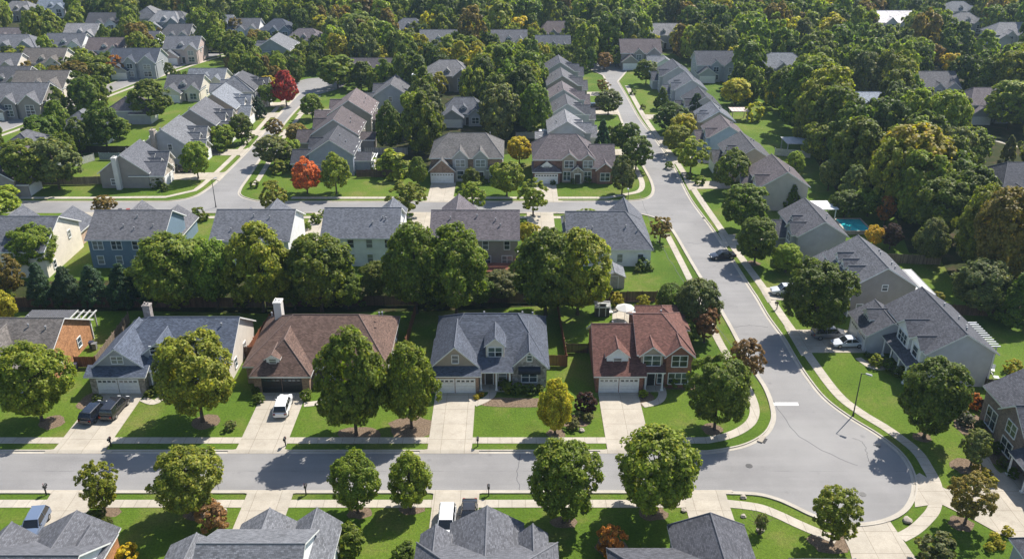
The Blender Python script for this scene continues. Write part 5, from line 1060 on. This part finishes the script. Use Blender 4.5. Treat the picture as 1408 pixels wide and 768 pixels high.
for a in [
 # front lawns and street
 (50, 474, 578, 97, 'round', LG, 'large yellow green tree in front of the orange brick house', None, 66), (274, 459, 579, 106, 'round', (.165, .205, .024), 'large olive green tree in front of the blue grey house', None, 284),
 (488, 449, 598, 100, 'ovoid', MG, 'tall dark green tree in front of the brown roofed house', None, 492), (569, 466, 588, 76, 'ovoid', OL, 'olive brown tree between the brown and slate roofed houses', None, 563),
 (763, 519, 596, 51, 'ovoid', YG, 'bright yellow green tree on the lawn of the slate roofed house'), (986, 490, 590, 84, 'round', DG, 'dark green round tree on the corner lawn of the red roofed house', None, 978),
 (1025, 466, 524, 52, 'loose', RB, 'thin reddish brown tree on the verge at the street corner', None, 1022), (140, 635, 704, 56, 'loose', LG, 'small sparse green tree by the bottom left driveway', None, 150),
 (264, 618, 707, 94, 'round', OL, 'round olive tree on the near verge above the twin gabled house', None, 270), (491, 625, 704, 68, 'round', MG, 'dark green tree, left of the pair on the near lawn', None, 493), (565, 621, 699, 60, 'ovoid', OL, 'yellowish upright tree, right of the pair on the near lawn', None, 566),
 (773, 611, 717, 97, 'round', MG, 'large green tree right of the white minivan driveway', None, 777), (900, 594, 706, 116, 'round', LG, 'largest light green tree left of the cul de sac driveway', None, 897), (1146, 670, 746, 76, 'loose', OL, 'olive yellow tree at the bottom of the cul de sac', None, 1139),
 (1331, 651, 719, 64, 'loose', BR, 'orange tipped tree beside the right hand driveway', None, 1322), (1272, 495, 602, 90, 'round', DG, 'dark green round tree below the broad pale gable', None, 1268), (1337, 590, 642, 42, 'loose', GG, 'grey green sparse tree by the brick house at right', None, 1331),
 (1122, 358, 461, 92, 'round', DG, 'big dark round tree shading the parked minivan', None, 1113), (1037, 299, 363, 56, 'round', DG, 'round dark tree on the verge beside the stopped blue car'), (1022, 254, 318, 64, 'round', DG, 'round tree before the grey house with the pool', None, 1020), (1005, 203, 263, 52, 'ovoid', MG, 'tree in front of the pale gabled house under the gazebo'),
 (1045, 705, 733, 20, 'loose', GG, 'tiny staked sapling on the lower right lawn'),
 (949, 188, 238, 50, 'loose', OL, 'yellow brown tree on the verge of the upper right street'), (928, 172, 212, 38, 'round', OL, 'olive tree behind the yellow brown verge tree'), (938, 156, 195, 40, 'round', YG, 'yellowish tree beside the sky blue house'),
 (907, 296, 333, 36, 'loose', BR, 'small brown tree on the side lawn of the corner house'), (808, 288, 306, 34, 'loose', LG, 'small light green tree behind the corner house roof'), (957, 384, 458, 62, 'round', GG, 'dark grey green tree filling the corner behind the red roofed house'), (921, 390, 432, 40, 'round', DG, 'dark bushy tree left of the grey green corner tree'), (968, 420, 470, 44, 'loose', RB, 'brownish thin tree beside the side street sidewalk'), (938, 440, 476, 36, 'round', MG, 'small tree at the right rear corner of the red roofed house'),
 (855, 212, 268, 38, 'ovoid', GG, 'upright dark tree on the corner lawn of the brick house'), (874, 187, 234, 44, 'round', DG, 'round dark tree on the corner above the brick house'), (861, 167, 215, 36, 'round', DG, 'dark tree behind the round corner tree'), (827, 161, 218, 32, 'cone', CO, 'dark conical evergreen beside the white sided house'), (838, 172, 210, 24, 'ovoid', MG, 'slim tree right of the conical evergreen'),
 (650, 249, 297, 44, 'loose', OL, 'yellowish street tree right of the wide garage driveway'), (733, 245, 297, 48, 'loose', OL, 'yellowish street tree left of the brick house driveway'), (559, 249, 297, 58, 'loose', OL, 'wide yellowish street tree behind the white sided house'), (378, 248, 295, 42, 'loose', OL, 'sparse yellowish street tree at the left street corner'), (146, 269, 297, 36, 'loose', BR, 'small brown street tree behind the blue sided house'),
 (697, 221, 270, 46, 'round', OL, 'olive tree between the dormered and brick houses'), (648, 231, 258, 24, 'round', MG, 'small tree before the front door of the dormered house'), (714, 188, 225, 36, 'round', YE, 'yellow tree left of the brick house'),
 (423, 215, 266, 42, 'ovoid', RO, 'orange red tree in front of the blue grey corner house'), (463, 209, 266, 42, 'ovoid', OL, 'olive green upright tree right of the orange red one'), (575, 214, 256, 28, 'ovoid', MG, 'small upright tree left of the wide garage door'), 
 (273, 195, 246, 40, 'round', LG, 'light green tree by the dark parked car'), (333, 156, 196, 32, 'round', MG, 'round tree third up the left street sidewalk'), (308, 171, 205, 34, 'round', LG, 'light tree before the second left street house'), (380, 163, 190, 28, 'loose', BR, 'thin brown tree on the inner verge of the left street'), (411, 170, 202, 34, 'round', BR, 'brownish round tree before the taupe gabled house'), (378, 187, 228, 50, 'round', GG, 'wide grey green tree on the inner corner of the left street'), (400, 190, 226, 30, 'round', LG, 'bright green bushy tree beside the wide grey green one'),
 (394, 95, 146, 36, 'ovoid', RD, 'vivid red tree at the top of the left street'), (430, 129, 164, 32, 'round', MG, 'round green tree opposite the red tree'), (357, 131, 162, 24, 'cone', CO, 'dark conifer beside the left street lawns'), (371, 114, 146, 28, 'round', MG, 'green tree left of the red one'), (370, 104, 128, 24, 'round', YE, 'yellow crowned tree behind the red one'),
 (44, 192, 262, 72, 'round', MG, 'broad dark tree, left of the pair beside the left garden wall'), (82, 190, 260, 66, 'round', GG, 'broad grey green tree, right of the pair beside the left garden wall'), (62, 158, 205, 46, 'round', DG, 'round dark tree behind the broad left pair'), (84, 136, 195, 40, 'ovoid', MG, 'tall tree left of the low pale roofs'), (113, 160, 214, 36, 'ovoid', DG, 'dark upright tree right of the broad left pair'), (148, 138, 206, 56, 'ovoid', DG, 'big dark conical shaped tree above the white garden wall'), (210, 108, 166, 60, 'ovoid', MG, 'big pointed green tree behind the second left street house'), (92, 182, 228, 34, 'round', MG, 'round tree squeezed between the broad left pair and the wall'), (165, 162, 190, 34, 'round', MG, 'small rounded tree above the garden wall lawn'),
 (47, 125, 150, 40, 'round', RB, 'reddish tree before the sunlit cross gable'), (0, 258, 300, 66, 'round', LG, 'light green tree cut by the left edge beside the rear street'), (135, 77, 122, 52, 'round', MG, 'big round tree above the far left lawn'), (108, 84, 128, 46, 'round', BR, 'brownish tree left of the big far left round tree'), (163, 75, 108, 26, 'loose', OR, 'orange brown tree at the far left street bend'), (34, 64, 102, 44, 'round', OL, 'olive and brown tree between the cream gables'), (86, 78, 106, 34, 'round', DG, 'dark tree right of the small brick wing'),
 # tall trees of the middle
 (363, 303, 428, 96, 'ovoid', LG, 'tall broad tree, tallest in front of the grey roof with the white gable'), (246, 322, 424, 106, 'round', MG, 'big spreading tree right of the blue sided house'), (300, 330, 424, 66, 'round', MG, 'tree between the spreading and the tallest left trees'), (443, 323, 428, 94, 'round', MG, 'big tree left of the small bush behind the white house'), (573, 301, 430, 90, 'ovoid', MG, 'tall tree, left of the close pair behind the brown house'), (628, 304, 432, 96, 'ovoid', MG, 'tall tree, right of the close pair behind the brown house'), (750, 310, 434, 100, 'ovoid', MG, 'tall twin tree, left half, before the corner house'), (794, 312, 432, 98, 'ovoid', LG, 'tall twin tree, right half, before the corner house'),
 (520, 360, 412, 48, 'round', DG, 'smaller round tree behind the lawn of the white house'), (690, 372, 412, 52, 'round', GG, 'bushy tree below the red timber deck'), (660, 380, 420, 40, 'round', DG, 'low dark tree beside the tall close pair'), (480, 375, 424, 44, 'round', MG, 'dark tree left of the smaller round tree'), (406, 365, 425, 50, 'round', DG, 'dark tree under the tallest left tree'), (211, 350, 412, 46, 'round', GG, 'grey green tree beside the blue house corner'),
 (52, 310, 374, 64, 'round', LG, 'round light tree behind the cream gabled house'), (18, 350, 412, 46, 'loose', BR, 'brownish tree at the left edge above the hedge'), (8, 398, 446, 38, 'ovoid', YG, 'yellow green tree at the left edge below the brownish one'), (697, 302, 338, 36, 'round', LG, 'light green tree between the brown and corner houses'), (727, 305, 342, 30, 'round', YG, 'bright bush like tree left of the twin tree'),
 # right side yards and edge of the wood
 (1080, 336, 374, 40, 'round', LG, 'round clipped tree in front of the tan gabled house'), (1370, 258, 402, 96, 'round', (.175, .155, .034), 'large olive brown tree at the right edge of the wood'), (1245, 172, 290, 108, 'round', (.27, .25, .028), 'great yellow and orange crowned tree in the wood'), (1215, 190, 300, 60, 'round', OL, 'dull olive tree left of the great yellow one'), (1275, 298, 362, 46, 'ovoid', GG, 'grey green tree in front of the dark wood'), (1340, 358, 432, 72, 'round', GG, 'grey green spreading tree on the right back lawn edge'), (1392, 372, 446, 70, 'cone', DG, 'dark pointed tree at the right edge'), (1128, 166, 228, 56, 'round', LG, 'light topped tree bulging from the left wood edge'), (1170, 225, 284, 40, 'ovoid', GG, 'pale grey green tree behind the bright back lawn'), (1138, 220, 262, 32, 'round', GG, 'grey tree left of the pale one at the wood edge'), (1092, 208, 242, 26, 'round', LG, 'small light tree beyond the pale gabled house'), (1200, 310, 340, 26, 'round', YE, 'small yellow tree beside the pool'), (1223, 308, 342, 28, 'round', PU, 'small purple red tree beside the yellow one'), (1215, 268, 310, 26, 'loose', OR, 'small orange tree against the dark wood'), (1160, 262, 299, 44, 'round', DG, 'dark bushy tree above the pool'), (1192, 258, 297, 40, 'round', MG, 'green bushy tree right of the one above the pool'),
 (1072, 257, 284, 18, 'cone', DG, 'dark narrow conifer, left of the pair beside the pale gable'), (1088, 252, 290, 26, 'cone', DG, 'dark wider conifer, right of the pair beside the pale gable'), (954, 128, 172, 18, 'column', CO, 'dark slim columnar tree on the right street'), (922, 140, 182, 50, 'ovoid', DG, 'dark pointed tree, larger of the group beside the upper right street'), (910, 118, 150, 26, 'cone', DG, 'small dark pointed tree on the upper right street'), (1010, 108, 145, 42, 'round', YG, 'yellowish tree on the lawn behind the lavender house'),
 (836, 123, 158, 36, 'round', GG, 'round brownish green tree on the left verge of the upper right street'), (828, 108, 128, 22, 'loose', BR, 'small brown tree above the left verge tree'), (831, 72, 96, 22, 'round', RB, 'dark reddish round tree at the end of the right street'), (846, 62, 92, 20, 'ovoid', OL, 'olive tree right of the dark reddish one'), (888, 82, 116, 34, 'round', MG, 'round tree by the kerb at the end of the right street'), (805, 30, 92, 36, 'round', LG, 'light topped tree before the far wood, left of the street end'), (835, 18, 86, 40, 'round', MG, 'tall rounded tree straight above the street end'), (797, 66, 104, 18, 'column', DG, 'slim dark tree above the left street row'), (812, 64, 98, 18, 'column', DG, 'slim dark tree nearer the street above the left street row'), (729, 68, 122, 36, 'ovoid', DG, 'dark tall tree left of the taupe gabled houses'), (715, 102, 140, 34, 'round', YG, 'yellow green tree left of the grey row houses'),
 (716, 22, 62, 34, 'round', YE, 'golden tree beside the grey house with white boards'), (660, 62, 118, 40, 'ovoid', YG, 'tall yellow topped tree right of the hipped house'), (530, 80, 128, 32, 'ovoid', MG, 'conical green tree, larger of two below the ranch roof'), (497, 84, 124, 28, 'ovoid', DG, 'conical green tree, left of two below the ranch roof'), (550, 72, 112, 24, 'ovoid', MG, 'slim conical tree right of the two below the ranch roof'), (575, 84, 122, 28, 'round', MG, 'round tree left of the hipped house'), (470, 62, 92, 22, 'ovoid', RD, 'small red tree between two greens near the top centre'), (465, 76, 122, 56, 'round', MG, 'wide green tree beyond the top of the left street'), (495, 16, 68, 60, 'round', MG, 'massive round tree below the far wood'), (518, 34, 72, 40, 'round', DG, 'dark tree right of the massive round one'), (450, 20, 58, 42, 'round', YG, 'yellow topped round tree under the wood edge'), (604, 26, 46, 16, 'round', OR, 'small orange tree near the top centre'), (624, 26, 46, 22, 'round', YE, 'small golden tree right of the orange one'), (662, 30, 62, 42, 'round', YG, 'wide yellow green tree before the grey house at top centre'), (625, 44, 86, 38, 'round', LG, 'tall light tree in front of the white raked house'), (577, 28, 60, 30, 'round', DG, 'round dark tree at the top centre'),
 (257, 0, 30, 22, 'ovoid', OR, 'rust orange tall tree at the top left'), (303, 34, 78, 34, 'ovoid', MG, 'pointed green tree on the lawn in the top left'), (328, 24, 56, 24, 'round', BR, 'rusty tree before the two white gables'), (352, 40, 62, 22, 'round', BR, 'round rusty tree by the pale driveway'), (421, 44, 64, 20, 'round', OR, 'orange brown tree before the long low roof'), (281, 8, 48, 32, 'round', MG, 'round tree right of the rust orange one'), (1110, 18, 52, 34, 'loose', BR, 'brown topped tree in the right wood'), (1118, 32, 70, 30, 'loose', TN, 'pale brown tree in the right wood'), (1278, 60, 96, 30, 'round', BR, 'brown tree before the house inside the wood'), (1305, 72, 102, 30, 'round', YE, 'yellow tree right of the brown one inside the wood'), (906, 14, 34, 8, 'ovoid', RD, 'thin red tree against the far dark wood'),
 (1385, 110, 178, 70, 'round', OL, 'big olive tree above the road at the wood edge'), (1384, 184, 222, 24, 'cone', GG, 'lone grey conifer on the lawn at the right edge'), (1325, 175, 240, 60, 'round', MG, 'broad green tree left of the road at the wood edge'), (1290, 205, 290, 70, 'round', DG, 'broad dark tree right of the great yellow one'), (1322, 230, 330, 74, 'round', DG, 'large dark tree in front of the great yellow one'), (1285, 245, 335, 76, 'round', MG, 'large green tree below the great yellow one'),
]:
    T(*a)
for i, (x, w) in enumerate([(60, 44), (96, 50), (133, 50), (172, 56), (205, 40)]): T(x, 358 + (i * 5) % 7, 418, w, 'cone', CO, ['low dark conifer, first from the left in the row behind the blue house', 'dark conifer, second from the left in the row behind the blue house', 'bluish conifer, third in the row behind the blue house', 'widest dark conifer of the row behind the blue house', 'last dark conifer of the row, half under the spreading tree'][i], None, None, 'tree', .02)
# shrubs in beds and gardens
def shrubs(label, grp, c, *p, s=1.0):
    for x, y, w in p:
        X, Y = at(x, y); r = w / 2 / (F / depth(X, Y)); tree_at(X, Y, r * 1.55 * s, r, 'shrub', c, label, grp, 'shrub')
shrubs('light green bush in front of the long brown fence', 'three bushes before the long brown fence', YG, (848, 422, 22), (884, 422, 19), (907, 420, 14), s=1.3)
shrubs('dark purple leaved shrub left of the red roofed house garage', None, PU, (805, 566, 32), s=1.3)
shrubs('low dark evergreen shrub under the slate roofed house windows', 'foundation shrubs of the slate roofed house', DG, (697, 538, 22), (712, 540, 20), (728, 541, 20), (690, 530, 16), (742, 538, 14)); shrubs('yellow green ball shrub by the slate house garage', 'yellow shrubs by the slate house garage', YE, (655, 548, 9), (662, 544, 8))
shrubs('round bright green ball shrub beside the red roofed house drive', None, LG, (884, 545, 14)); shrubs('dark evergreen shrub before the red roofed house front wall', 'foundation shrubs of the red roofed house', DG, (922, 530, 22), (945, 530, 20), (908, 527, 14), (955, 522, 14), (965, 528, 12)); shrubs('grey green round shrub in the bed left of the red roofed house driveway', 'round shrubs left of the red roofed house driveway', GG, (788, 588, 20), (797, 574, 14), (808, 578, 16), (781, 574, 12))
shrubs('dark shrub beside the blue grey house garage', 'shrubs beside the blue grey house garage', DG, (134, 552, 15), (206, 545, 14), (213, 538, 14)); shrubs('dark round shrub left of the brown house garage', 'dark shrubs left of the brown house garage', DG, (352, 541, 14), (357, 552, 17)); shrubs('bright round shrub right of the brown house garage', None, MG, (421, 549, 18), s=1.2); shrubs('grey green ball shrub alone on the lawn near the white car', None, GG, (317, 590, 18))
shrubs('brown leaved bush on the lawn beside the twin gabled house driveway', None, RB, (293, 726, 48), s=1.2); shrubs('orange brown bush on the near lawn left of the slate hipped house', None, OR, (840, 762, 40), s=1.6); shrubs('bright yellow bush beside the bottom orange brick wall', None, YE, (176, 768, 32)); shrubs('dark shrub by the bottom left tree trunk', 'shrubs by the bottom left tree', DG, (134, 714, 26), (148, 722, 18)); shrubs('leafy green bush right of the twin gabled house', None, MG, (480, 756, 46), s=1.2); shrubs('dark green shrub left of the big street gable', None, DG, (556, 768, 34))
shrubs('rounded grey green bush at the bottom edge near the driveway', None, GG, (1285, 775, 58), s=1.1); shrubs('yellow green shrub in the bed at the bottom right', 'shrubs of the bottom right bed', YG, (1366, 742, 16), (1374, 752, 16), (1360, 756, 16), (1384, 735, 18)); shrubs('dark shrub in the bed of the brick house at right', 'dark shrubs of the brick house bed', DG, (1368, 622, 22), (1352, 606, 20), (1378, 640, 18), (1392, 655, 18), (1345, 590, 18)); shrubs('orange leaved shrub in front of the dark fence', None, OR, (1335, 560, 24), s=1.4); shrubs('pale grey shrub below the orange leaved one', None, (.13, .14, .10), (1326, 582, 26)); shrubs('yellow shrub beside the path of the brick house', 'yellow shrubs by the brick house path', YG, (1354, 655, 18), (1364, 666, 16), (1340, 645, 14)); shrubs('yellow green bush under the round dark tree', None, YG, (1316, 565, 26))
shrubs('light bush in front of the broad pale gabled house', None, OL, (1204, 503, 20), s=1.2); shrubs('dark shrub along the front of the broad pale gabled house', 'foundation shrubs of the pale gabled house', DG, (1222, 508, 22), (1236, 516, 20), (1192, 490, 10), (1246, 522, 16)); shrubs('small round shrub beside the clipped tree', None, MG, (1068, 372, 18)); shrubs('yellow shrub by the fence of the right back garden', 'yellow shrubs by the right back garden', YG, (1392, 512, 26), (1290, 412, 16))
shrubs('dark green shrub at the corner of the white rear wall', 'shrubs at the corner house rear wall', DG, (885, 370, 22), (876, 374, 12), (893, 372, 12)); shrubs('light green wide bush behind the brown rear fence', 'bushes behind the dark brown rear fence', LG, (545, 243, 50), (520, 236, 26)); shrubs('rounded green shrub by the dark parked car', 'shrubs beside the left street driveway', MG, (302, 209, 30), (296, 205, 18)); shrubs('dark shrub before the grey corner house', 'shrubs of the grey corner house', DG, (216, 258, 18), (228, 262, 14), (210, 252, 12)); shrubs('low green bush on the bank beside the white house drive', 'bushes beside the white house drive', MG, (275, 303, 26), (436, 306, 18), (444, 298, 14), (424, 315, 14)); shrubs('yellow green bush by the brown rear bed', None, LG, (384, 238, 24)); shrubs('bright round tree like bush behind the right street back gardens', None, YG, (1036, 166, 26), s=1.3)
shrubs('dark shrub beside the brick house entry', 'shrubs before the brick and dormered houses', DG, (790, 252, 12), (808, 252, 12), (664, 252, 14), (680, 250, 16), (760, 254, 9)); shrubs('shrub on the verge of the upper right street', 'small shrubs along the upper right street', MG, (920, 232, 14), (870, 130, 10), (962, 254, 16), (948, 246, 12), (884, 150, 9)); shrubs('shrub beside the left street sidewalk', 'small shrubs along the left street', MG, (345, 190, 12), (338, 199, 10), (400, 232, 18), (392, 222, 16), (368, 176, 9), (350, 258, 14), (408, 246, 12))
for i in range(15):
    x = rng.uniform(-84, -12); y = rng.uniform(124.8, 128); tree_at(x, y, rng.uniform(2.0, 4.0), rng.uniform(1.3, 2.3), 'shrub', rng.choice((DG, DG, MG, GG)), 'dark undergrowth shrub below the tall middle trees', 'undergrowth shrubs behind the front gardens', 'shrub')

# ---- woods: scattered trees, the biggest in the picture as things, the rest as one mass
def inside(p, poly):
    x, y = p; c = False; j = len(poly) - 1
    for i in range(len(poly)):
        if (poly[i][1] > y) != (poly[j][1] > y) and x < (poly[j][0] - poly[i][0]) * (y - poly[i][1]) / (poly[j][1] - poly[i][1]) + poly[i][0]: c = not c
        j = i
    return c
PL = [(o.location.x, o.location.y, o.children[0].scale.x if o.children else o.scale.x) for o in list(scene.objects) if o.get('category') == 'tree']
FLp = fl
def free(x, y, r, view=True):
    for x0, y0, x1, y1 in OCC:
        if x0 - r * .75 < x < x1 + r * .75 and y0 - r * .6 < y < y1 + r * .75: return False
    for a, b in FLp[::3]:
        if (a - x) ** 2 + (b - y) ** 2 < (r * .6 + 5) ** 2: return False
    return True
CLEAR = [pts((1100, 232), (1160, 248), (1168, 285), (1110, 285)), pts((1050, 148), (1090, 160), (1085, 178), (1030, 172)), pts((1240, 355), (1300, 355), (1330, 420), (1235, 415)), pts((1340, 440), (1408, 440), (1450, 540), (1345, 505)), pts((1355, 190), (1420, 180), (1450, 230), (1340, 225)), pts((150, 112), (205, 104), (205, 125), (120, 140)), pts((0, 170), (40, 165), (45, 200), (0, 200)), pts((130, 155), (250, 150), (200, 180), (130, 185)), pts((840, 85), (880, 85), (880, 104), (820, 104)), pts((165, 176), (200, 176), (185, 205), (150, 205)), pts((315, 55), (345, 55), (345, 75), (300, 80)), pts((235, 76), (310, 76), (300, 90), (235, 95))]
AREAS = [  # polygon of tree feet in the picture, spacing, height range, palette, label stem
 (((1085, 170), (1150, 262), (1232, 300), (1250, 348), (1300, 352), (1335, 410), (1410, 400), (1600, 460), (1700, 240), (1500, 120), (1260, 140), (1110, 120)), 7.2, (13, 19), [DG, DG, MG, MG, GG, OL], 'right'),
 (((505, 205), (590, 222), (640, 205), (735, 190), (735, 110), (640, 132), (540, 128)), 6.4, (12, 17), [DG, MG, MG, OL, GG], 'middle'),
 (((-300, 66), (1700, 100), (1500, -6), (-100, -6)), 8.0, (12, 19), [DG, DG, MG, MG, LG, OL, OL, YG, GG, BR], 'far'),
 (((0, 60), (330, 60), (440, 90), (440, 126), (300, 110), (170, 150), (0, 180), (-100, 150)), 8.5, (8, 14), [DG, MG, MG, LG, OL, BR], 'left'),
 (((440, 60), (820, 60), (735, 110), (560, 132), (470, 118)), 8.0, (9, 15), [DG, MG, LG, OL, YG, GG], 'top'),
 (((940, 60), (1260, 60), (1260, 140), (1110, 125), (1090, 165), (1060, 170), (1020, 120), (960, 105)), 7.0, (12, 18), [DG, MG, MG, LG, OL, GG], 'right'),
 (((0, 60), (440, 60), (440, 126), (300, 110), (170, 150), (0, 180), (-100, 150)), 6.2, (4.5, 7.5), [DG, MG, MG, LG, OL, BR, GG], 'left'),
 (((440, 60), (900, 60), (900, 95), (735, 110), (560, 140), (470, 118)), 5.5, (5, 9), [DG, MG, LG, OL, YG, GG], 'top'),
 (((920, 75), (1150, 75), (1120, 160), (1060, 175), (1000, 120)), 5.5, (6, 11), [DG, MG, LG, OL, YG, GG], 'right'),
 (((-60, 185), (30, 200), (60, 270), (0, 262), (-120, 240)), 8, (10, 14), [DG, MG], 'left'),
]
CN = {DG: 'dark green', MG: 'mid green', LG: 'light green', OL: 'olive green', YG: 'yellow green', GG: 'grey green', BR: 'brownish'}
ZN = {'right': 'in the dense wood on the right', 'middle': 'in the dark grove behind the dormered house', 'far': 'in the wide wood along the top', 'left': 'between the crowded houses at the far left', 'top': 'among the scattered houses at the top centre'}
cand = []
HB = []
for x0, y0, x1, y1 in OCC[4:]:
    if y0 > 290 and not any(x0 < kx < x1 and y0 < ky < y1 for kx, ky in KEEPH): continue
    if x1 - x0 < 6 or y1 - y0 < 6: continue
    xm, hw = (x0 + x1)/2, (x1 - x0)/2
    a, b = proj(xm - hw*.9, (y0+y1)/2, 5)[0], proj(xm + hw*.9, (y0+y1)/2, 5)[0]
    HB.append((a, b, proj(xm, (y0+y1)/2, 8)[1], proj(xm, y0, 4.0)[1], depth(xm, y0, 2)))
HB += [(150, 245, 98, 140, 900), (235, 312, 70, 100, 900), (0, 42, 160, 195, 900), (815, 885, 92, 160, 900), (1350, 1408, 176, 222, 900)]
def hides(x, y, h, r):
    D = depth(x, y, h * .5); cx = proj(x, y, h * .5)[0]; w = r * F / D; t, b = proj(x, y, h)[1], proj(x, y, h * .12)[1]
    for a0, a1, t0, b0, Dh in HB:
        if D > Dh - 1: continue
        ox = min(cx + w*.9, a1) - max(cx - w*.9, a0); oy = min(b, b0) - max(t, t0)
        if ox > 0 and oy > 0 and ox * oy > (.03 if Dh == 900 else .10 if a1 < 520 else .22) * (a1 - a0) * (b0 - t0): return True
    return False
for poly_px, sp, (h0, h1), pal, zone in AREAS:
    poly_ = pts(*poly_px); xs = [p[0] for p in poly_]; ys = [p[1] for p in poly_]
    grid = {}
    tries = int((max(xs) - min(xs)) * (max(ys) - min(ys)) / (sp * sp) * 5)
    for _ in range(tries):
        x, y = rng.uniform(min(xs), max(xs)), rng.uniform(min(ys), max(ys))
        if not inside((x, y), poly_): continue
        h = rng.uniform(h0, h1); r = h * rng.uniform(.29, .39)
        px, py, = proj(x, y, h * .6)
        if px < -60 or px > 1470 or proj(x, y, h)[1] > 780 or proj(x, y, 0)[1] < -70: continue
        if not free(x, y, r): continue
        if any(inside((x, y), c) for c in CLEAR): continue
        if any((a - x) ** 2 + (b - y) ** 2 < (.62 * (c + r)) ** 2 for a, b, c in PL): continue
        if hides(x, y, h, r): continue
        PL.append((x, y, r)); cand.append((h * r / depth(x, y) ** 2, x, y, h, r, rng.choice(pal), zone))
cand.sort(key=lambda c: -c[0])
n_named = sum(1 for o in scene.objects if o.get('category') == 'tree')
keep = max(0, 300 - n_named)
RANDTREES = (n_named, len(cand), keep)
for _, x, y, h, r, c, zone in cand[:keep]:
    tree_at(x, y, h, r, rng.choice(('round', 'round', 'ovoid')), c, CN[c] + ' tree ' + ZN[zone], CN[c] + ' trees ' + ZN[zone], one=True, cb=.08)
pm_ = bpy.data.meshes.new('far_wood'); rest = cand[keep:]
pm_.from_pydata([(x, y, h * .53) for _, x, y, h, r, c, z in rest], [], [])
def attr(nm, typ, key, vals):
    a = pm_.attributes.new(nm, typ, 'POINT'); a.data.foreach_set(key, np.array(vals, dtype=np.int32 if typ == 'INT' else np.float32).ravel())
attr('size', 'FLOAT_VECTOR', 'vector', [(r, r, h * .47) for _, x, y, h, r, c, z in rest])
attr('turn', 'FLOAT', 'value', [rng.uniform(0, 6.28) for _ in rest]); attr('which', 'INT', 'value', [rng.randrange(6) for _ in rest])
tn = []
for _, x, y, h, r, c, z in rest: k = rng.uniform(.68, 1.3); tn.append((c[0]*k, c[1]*k, c[2]*k, 1))
attr('tint', 'FLOAT_COLOR', 'color', tn)
wc = bpy.data.collections.new('wood_crowns')
for i in range(6):
    V, cm, tm = proto('round' if i < 4 else 'ovoid', 'lo', i % 4); o = bpy.data.objects.new('wood_crown_%d' % i, np_mesh('wood_crown', V, M['leaf_tint'])); wc.objects.link(o)
fw = tag(link('far_wood', pm_), 'distant wood of mixed green crowns along the top of the picture', 'wood', None, 'stuff')
gn = bpy.data.node_groups.new('wood', 'GeometryNodeTree'); gn.interface.new_socket('Geometry', in_out='INPUT', socket_type='NodeSocketGeometry'); gn.interface.new_socket('Geometry', in_out='OUTPUT', socket_type='NodeSocketGeometry')
gi, go, ip, ci = (gn.nodes.new(k) for k in ('NodeGroupInput', 'NodeGroupOutput', 'GeometryNodeInstanceOnPoints', 'GeometryNodeCollectionInfo'))
ci.inputs['Collection'].default_value = wc; ci.inputs['Separate Children'].default_value = True; ci.inputs['Reset Children'].default_value = True
def na(nm, dt): n = gn.nodes.new('GeometryNodeInputNamedAttribute'); n.data_type = dt; n.inputs['Name'].default_value = nm; return n.outputs['Attribute']
cx_ = gn.nodes.new('ShaderNodeCombineXYZ'); gn.links.new(na('turn', 'FLOAT'), cx_.inputs[2])
gn.links.new(gi.outputs[0], ip.inputs['Points']); gn.links.new(ci.outputs[0], ip.inputs['Instance']); ip.inputs['Pick Instance'].default_value = True
gn.links.new(na('which', 'INT'), ip.inputs['Instance Index']); gn.links.new(cx_.outputs[0], ip.inputs['Rotation']); gn.links.new(na('size', 'FLOAT_VECTOR'), ip.inputs['Scale']); gn.links.new(ip.outputs[0], go.inputs[0])
fw.modifiers.new('wood', 'NODES').node_group = gn

# ------------------------------------------------------------------ light, air, view
SUN = Vector((.55, .62, 1.0)).normalized()
el = math.asin(SUN.z); az = math.atan2(SUN.x, SUN.y)
sd = bpy.data.lights.new('sun', 'SUN'); sd.energy = 4.9; sd.angle = R(.53); sd.color = (1.0, .945, .86)
so = bpy.data.objects.new('sun', sd); col.objects.link(so); so.rotation_euler = SUN.to_track_quat('Z', 'Y').to_euler(); so.location = (100, 150, 200)
w = bpy.data.worlds.new('World'); scene.world = w; w.use_nodes = True; nt = w.node_tree
sky = nt.nodes.new('ShaderNodeTexSky'); sky.sky_type = 'NISHITA'; sky.sun_disc = False; sky.sun_elevation = el; sky.sun_rotation = az
nt.links.new(sky.outputs[0], nt.nodes['Background'].inputs[0]); nt.nodes['Background'].inputs[1].default_value = .105
HAZE = .00011
if HAZE:
    mb = MB(); mb.box(-700, -60, -1, 700, 800, 75)
    hz = bpy.data.materials.new('haze'); hz.use_nodes = True; ht = hz.node_tree; ht.nodes.remove(ht.nodes['Principled BSDF'])
    pv = ht.nodes.new('ShaderNodeVolumePrincipled'); pv.inputs['Color'].default_value = (.55, .76, 1, 1); pv.inputs['Density'].default_value = HAZE; pv.inputs['Anisotropy'].default_value = .3
    ht.links.new(pv.outputs[0], ht.nodes['Material Output'].inputs['Volume'])
    tag(mb.obj('haze', hz), 'thin bluish air over the suburb', 'haze', None, 'stuff')
scene.view_settings.view_transform = 'Standard'; scene.view_settings.look = 'None'; scene.view_settings.gamma = 1
scene.view_settings.exposure = 0.74
scene.cycles.max_bounces = 6; scene.cycles.diffuse_bounces = 3; scene.cycles.transmission_bounces = 3; scene.cycles.volume_bounces = 1; scene.cycles.transparent_max_bounces = 4
scene.render.resolution_x = 1024; scene.render.resolution_y = 558
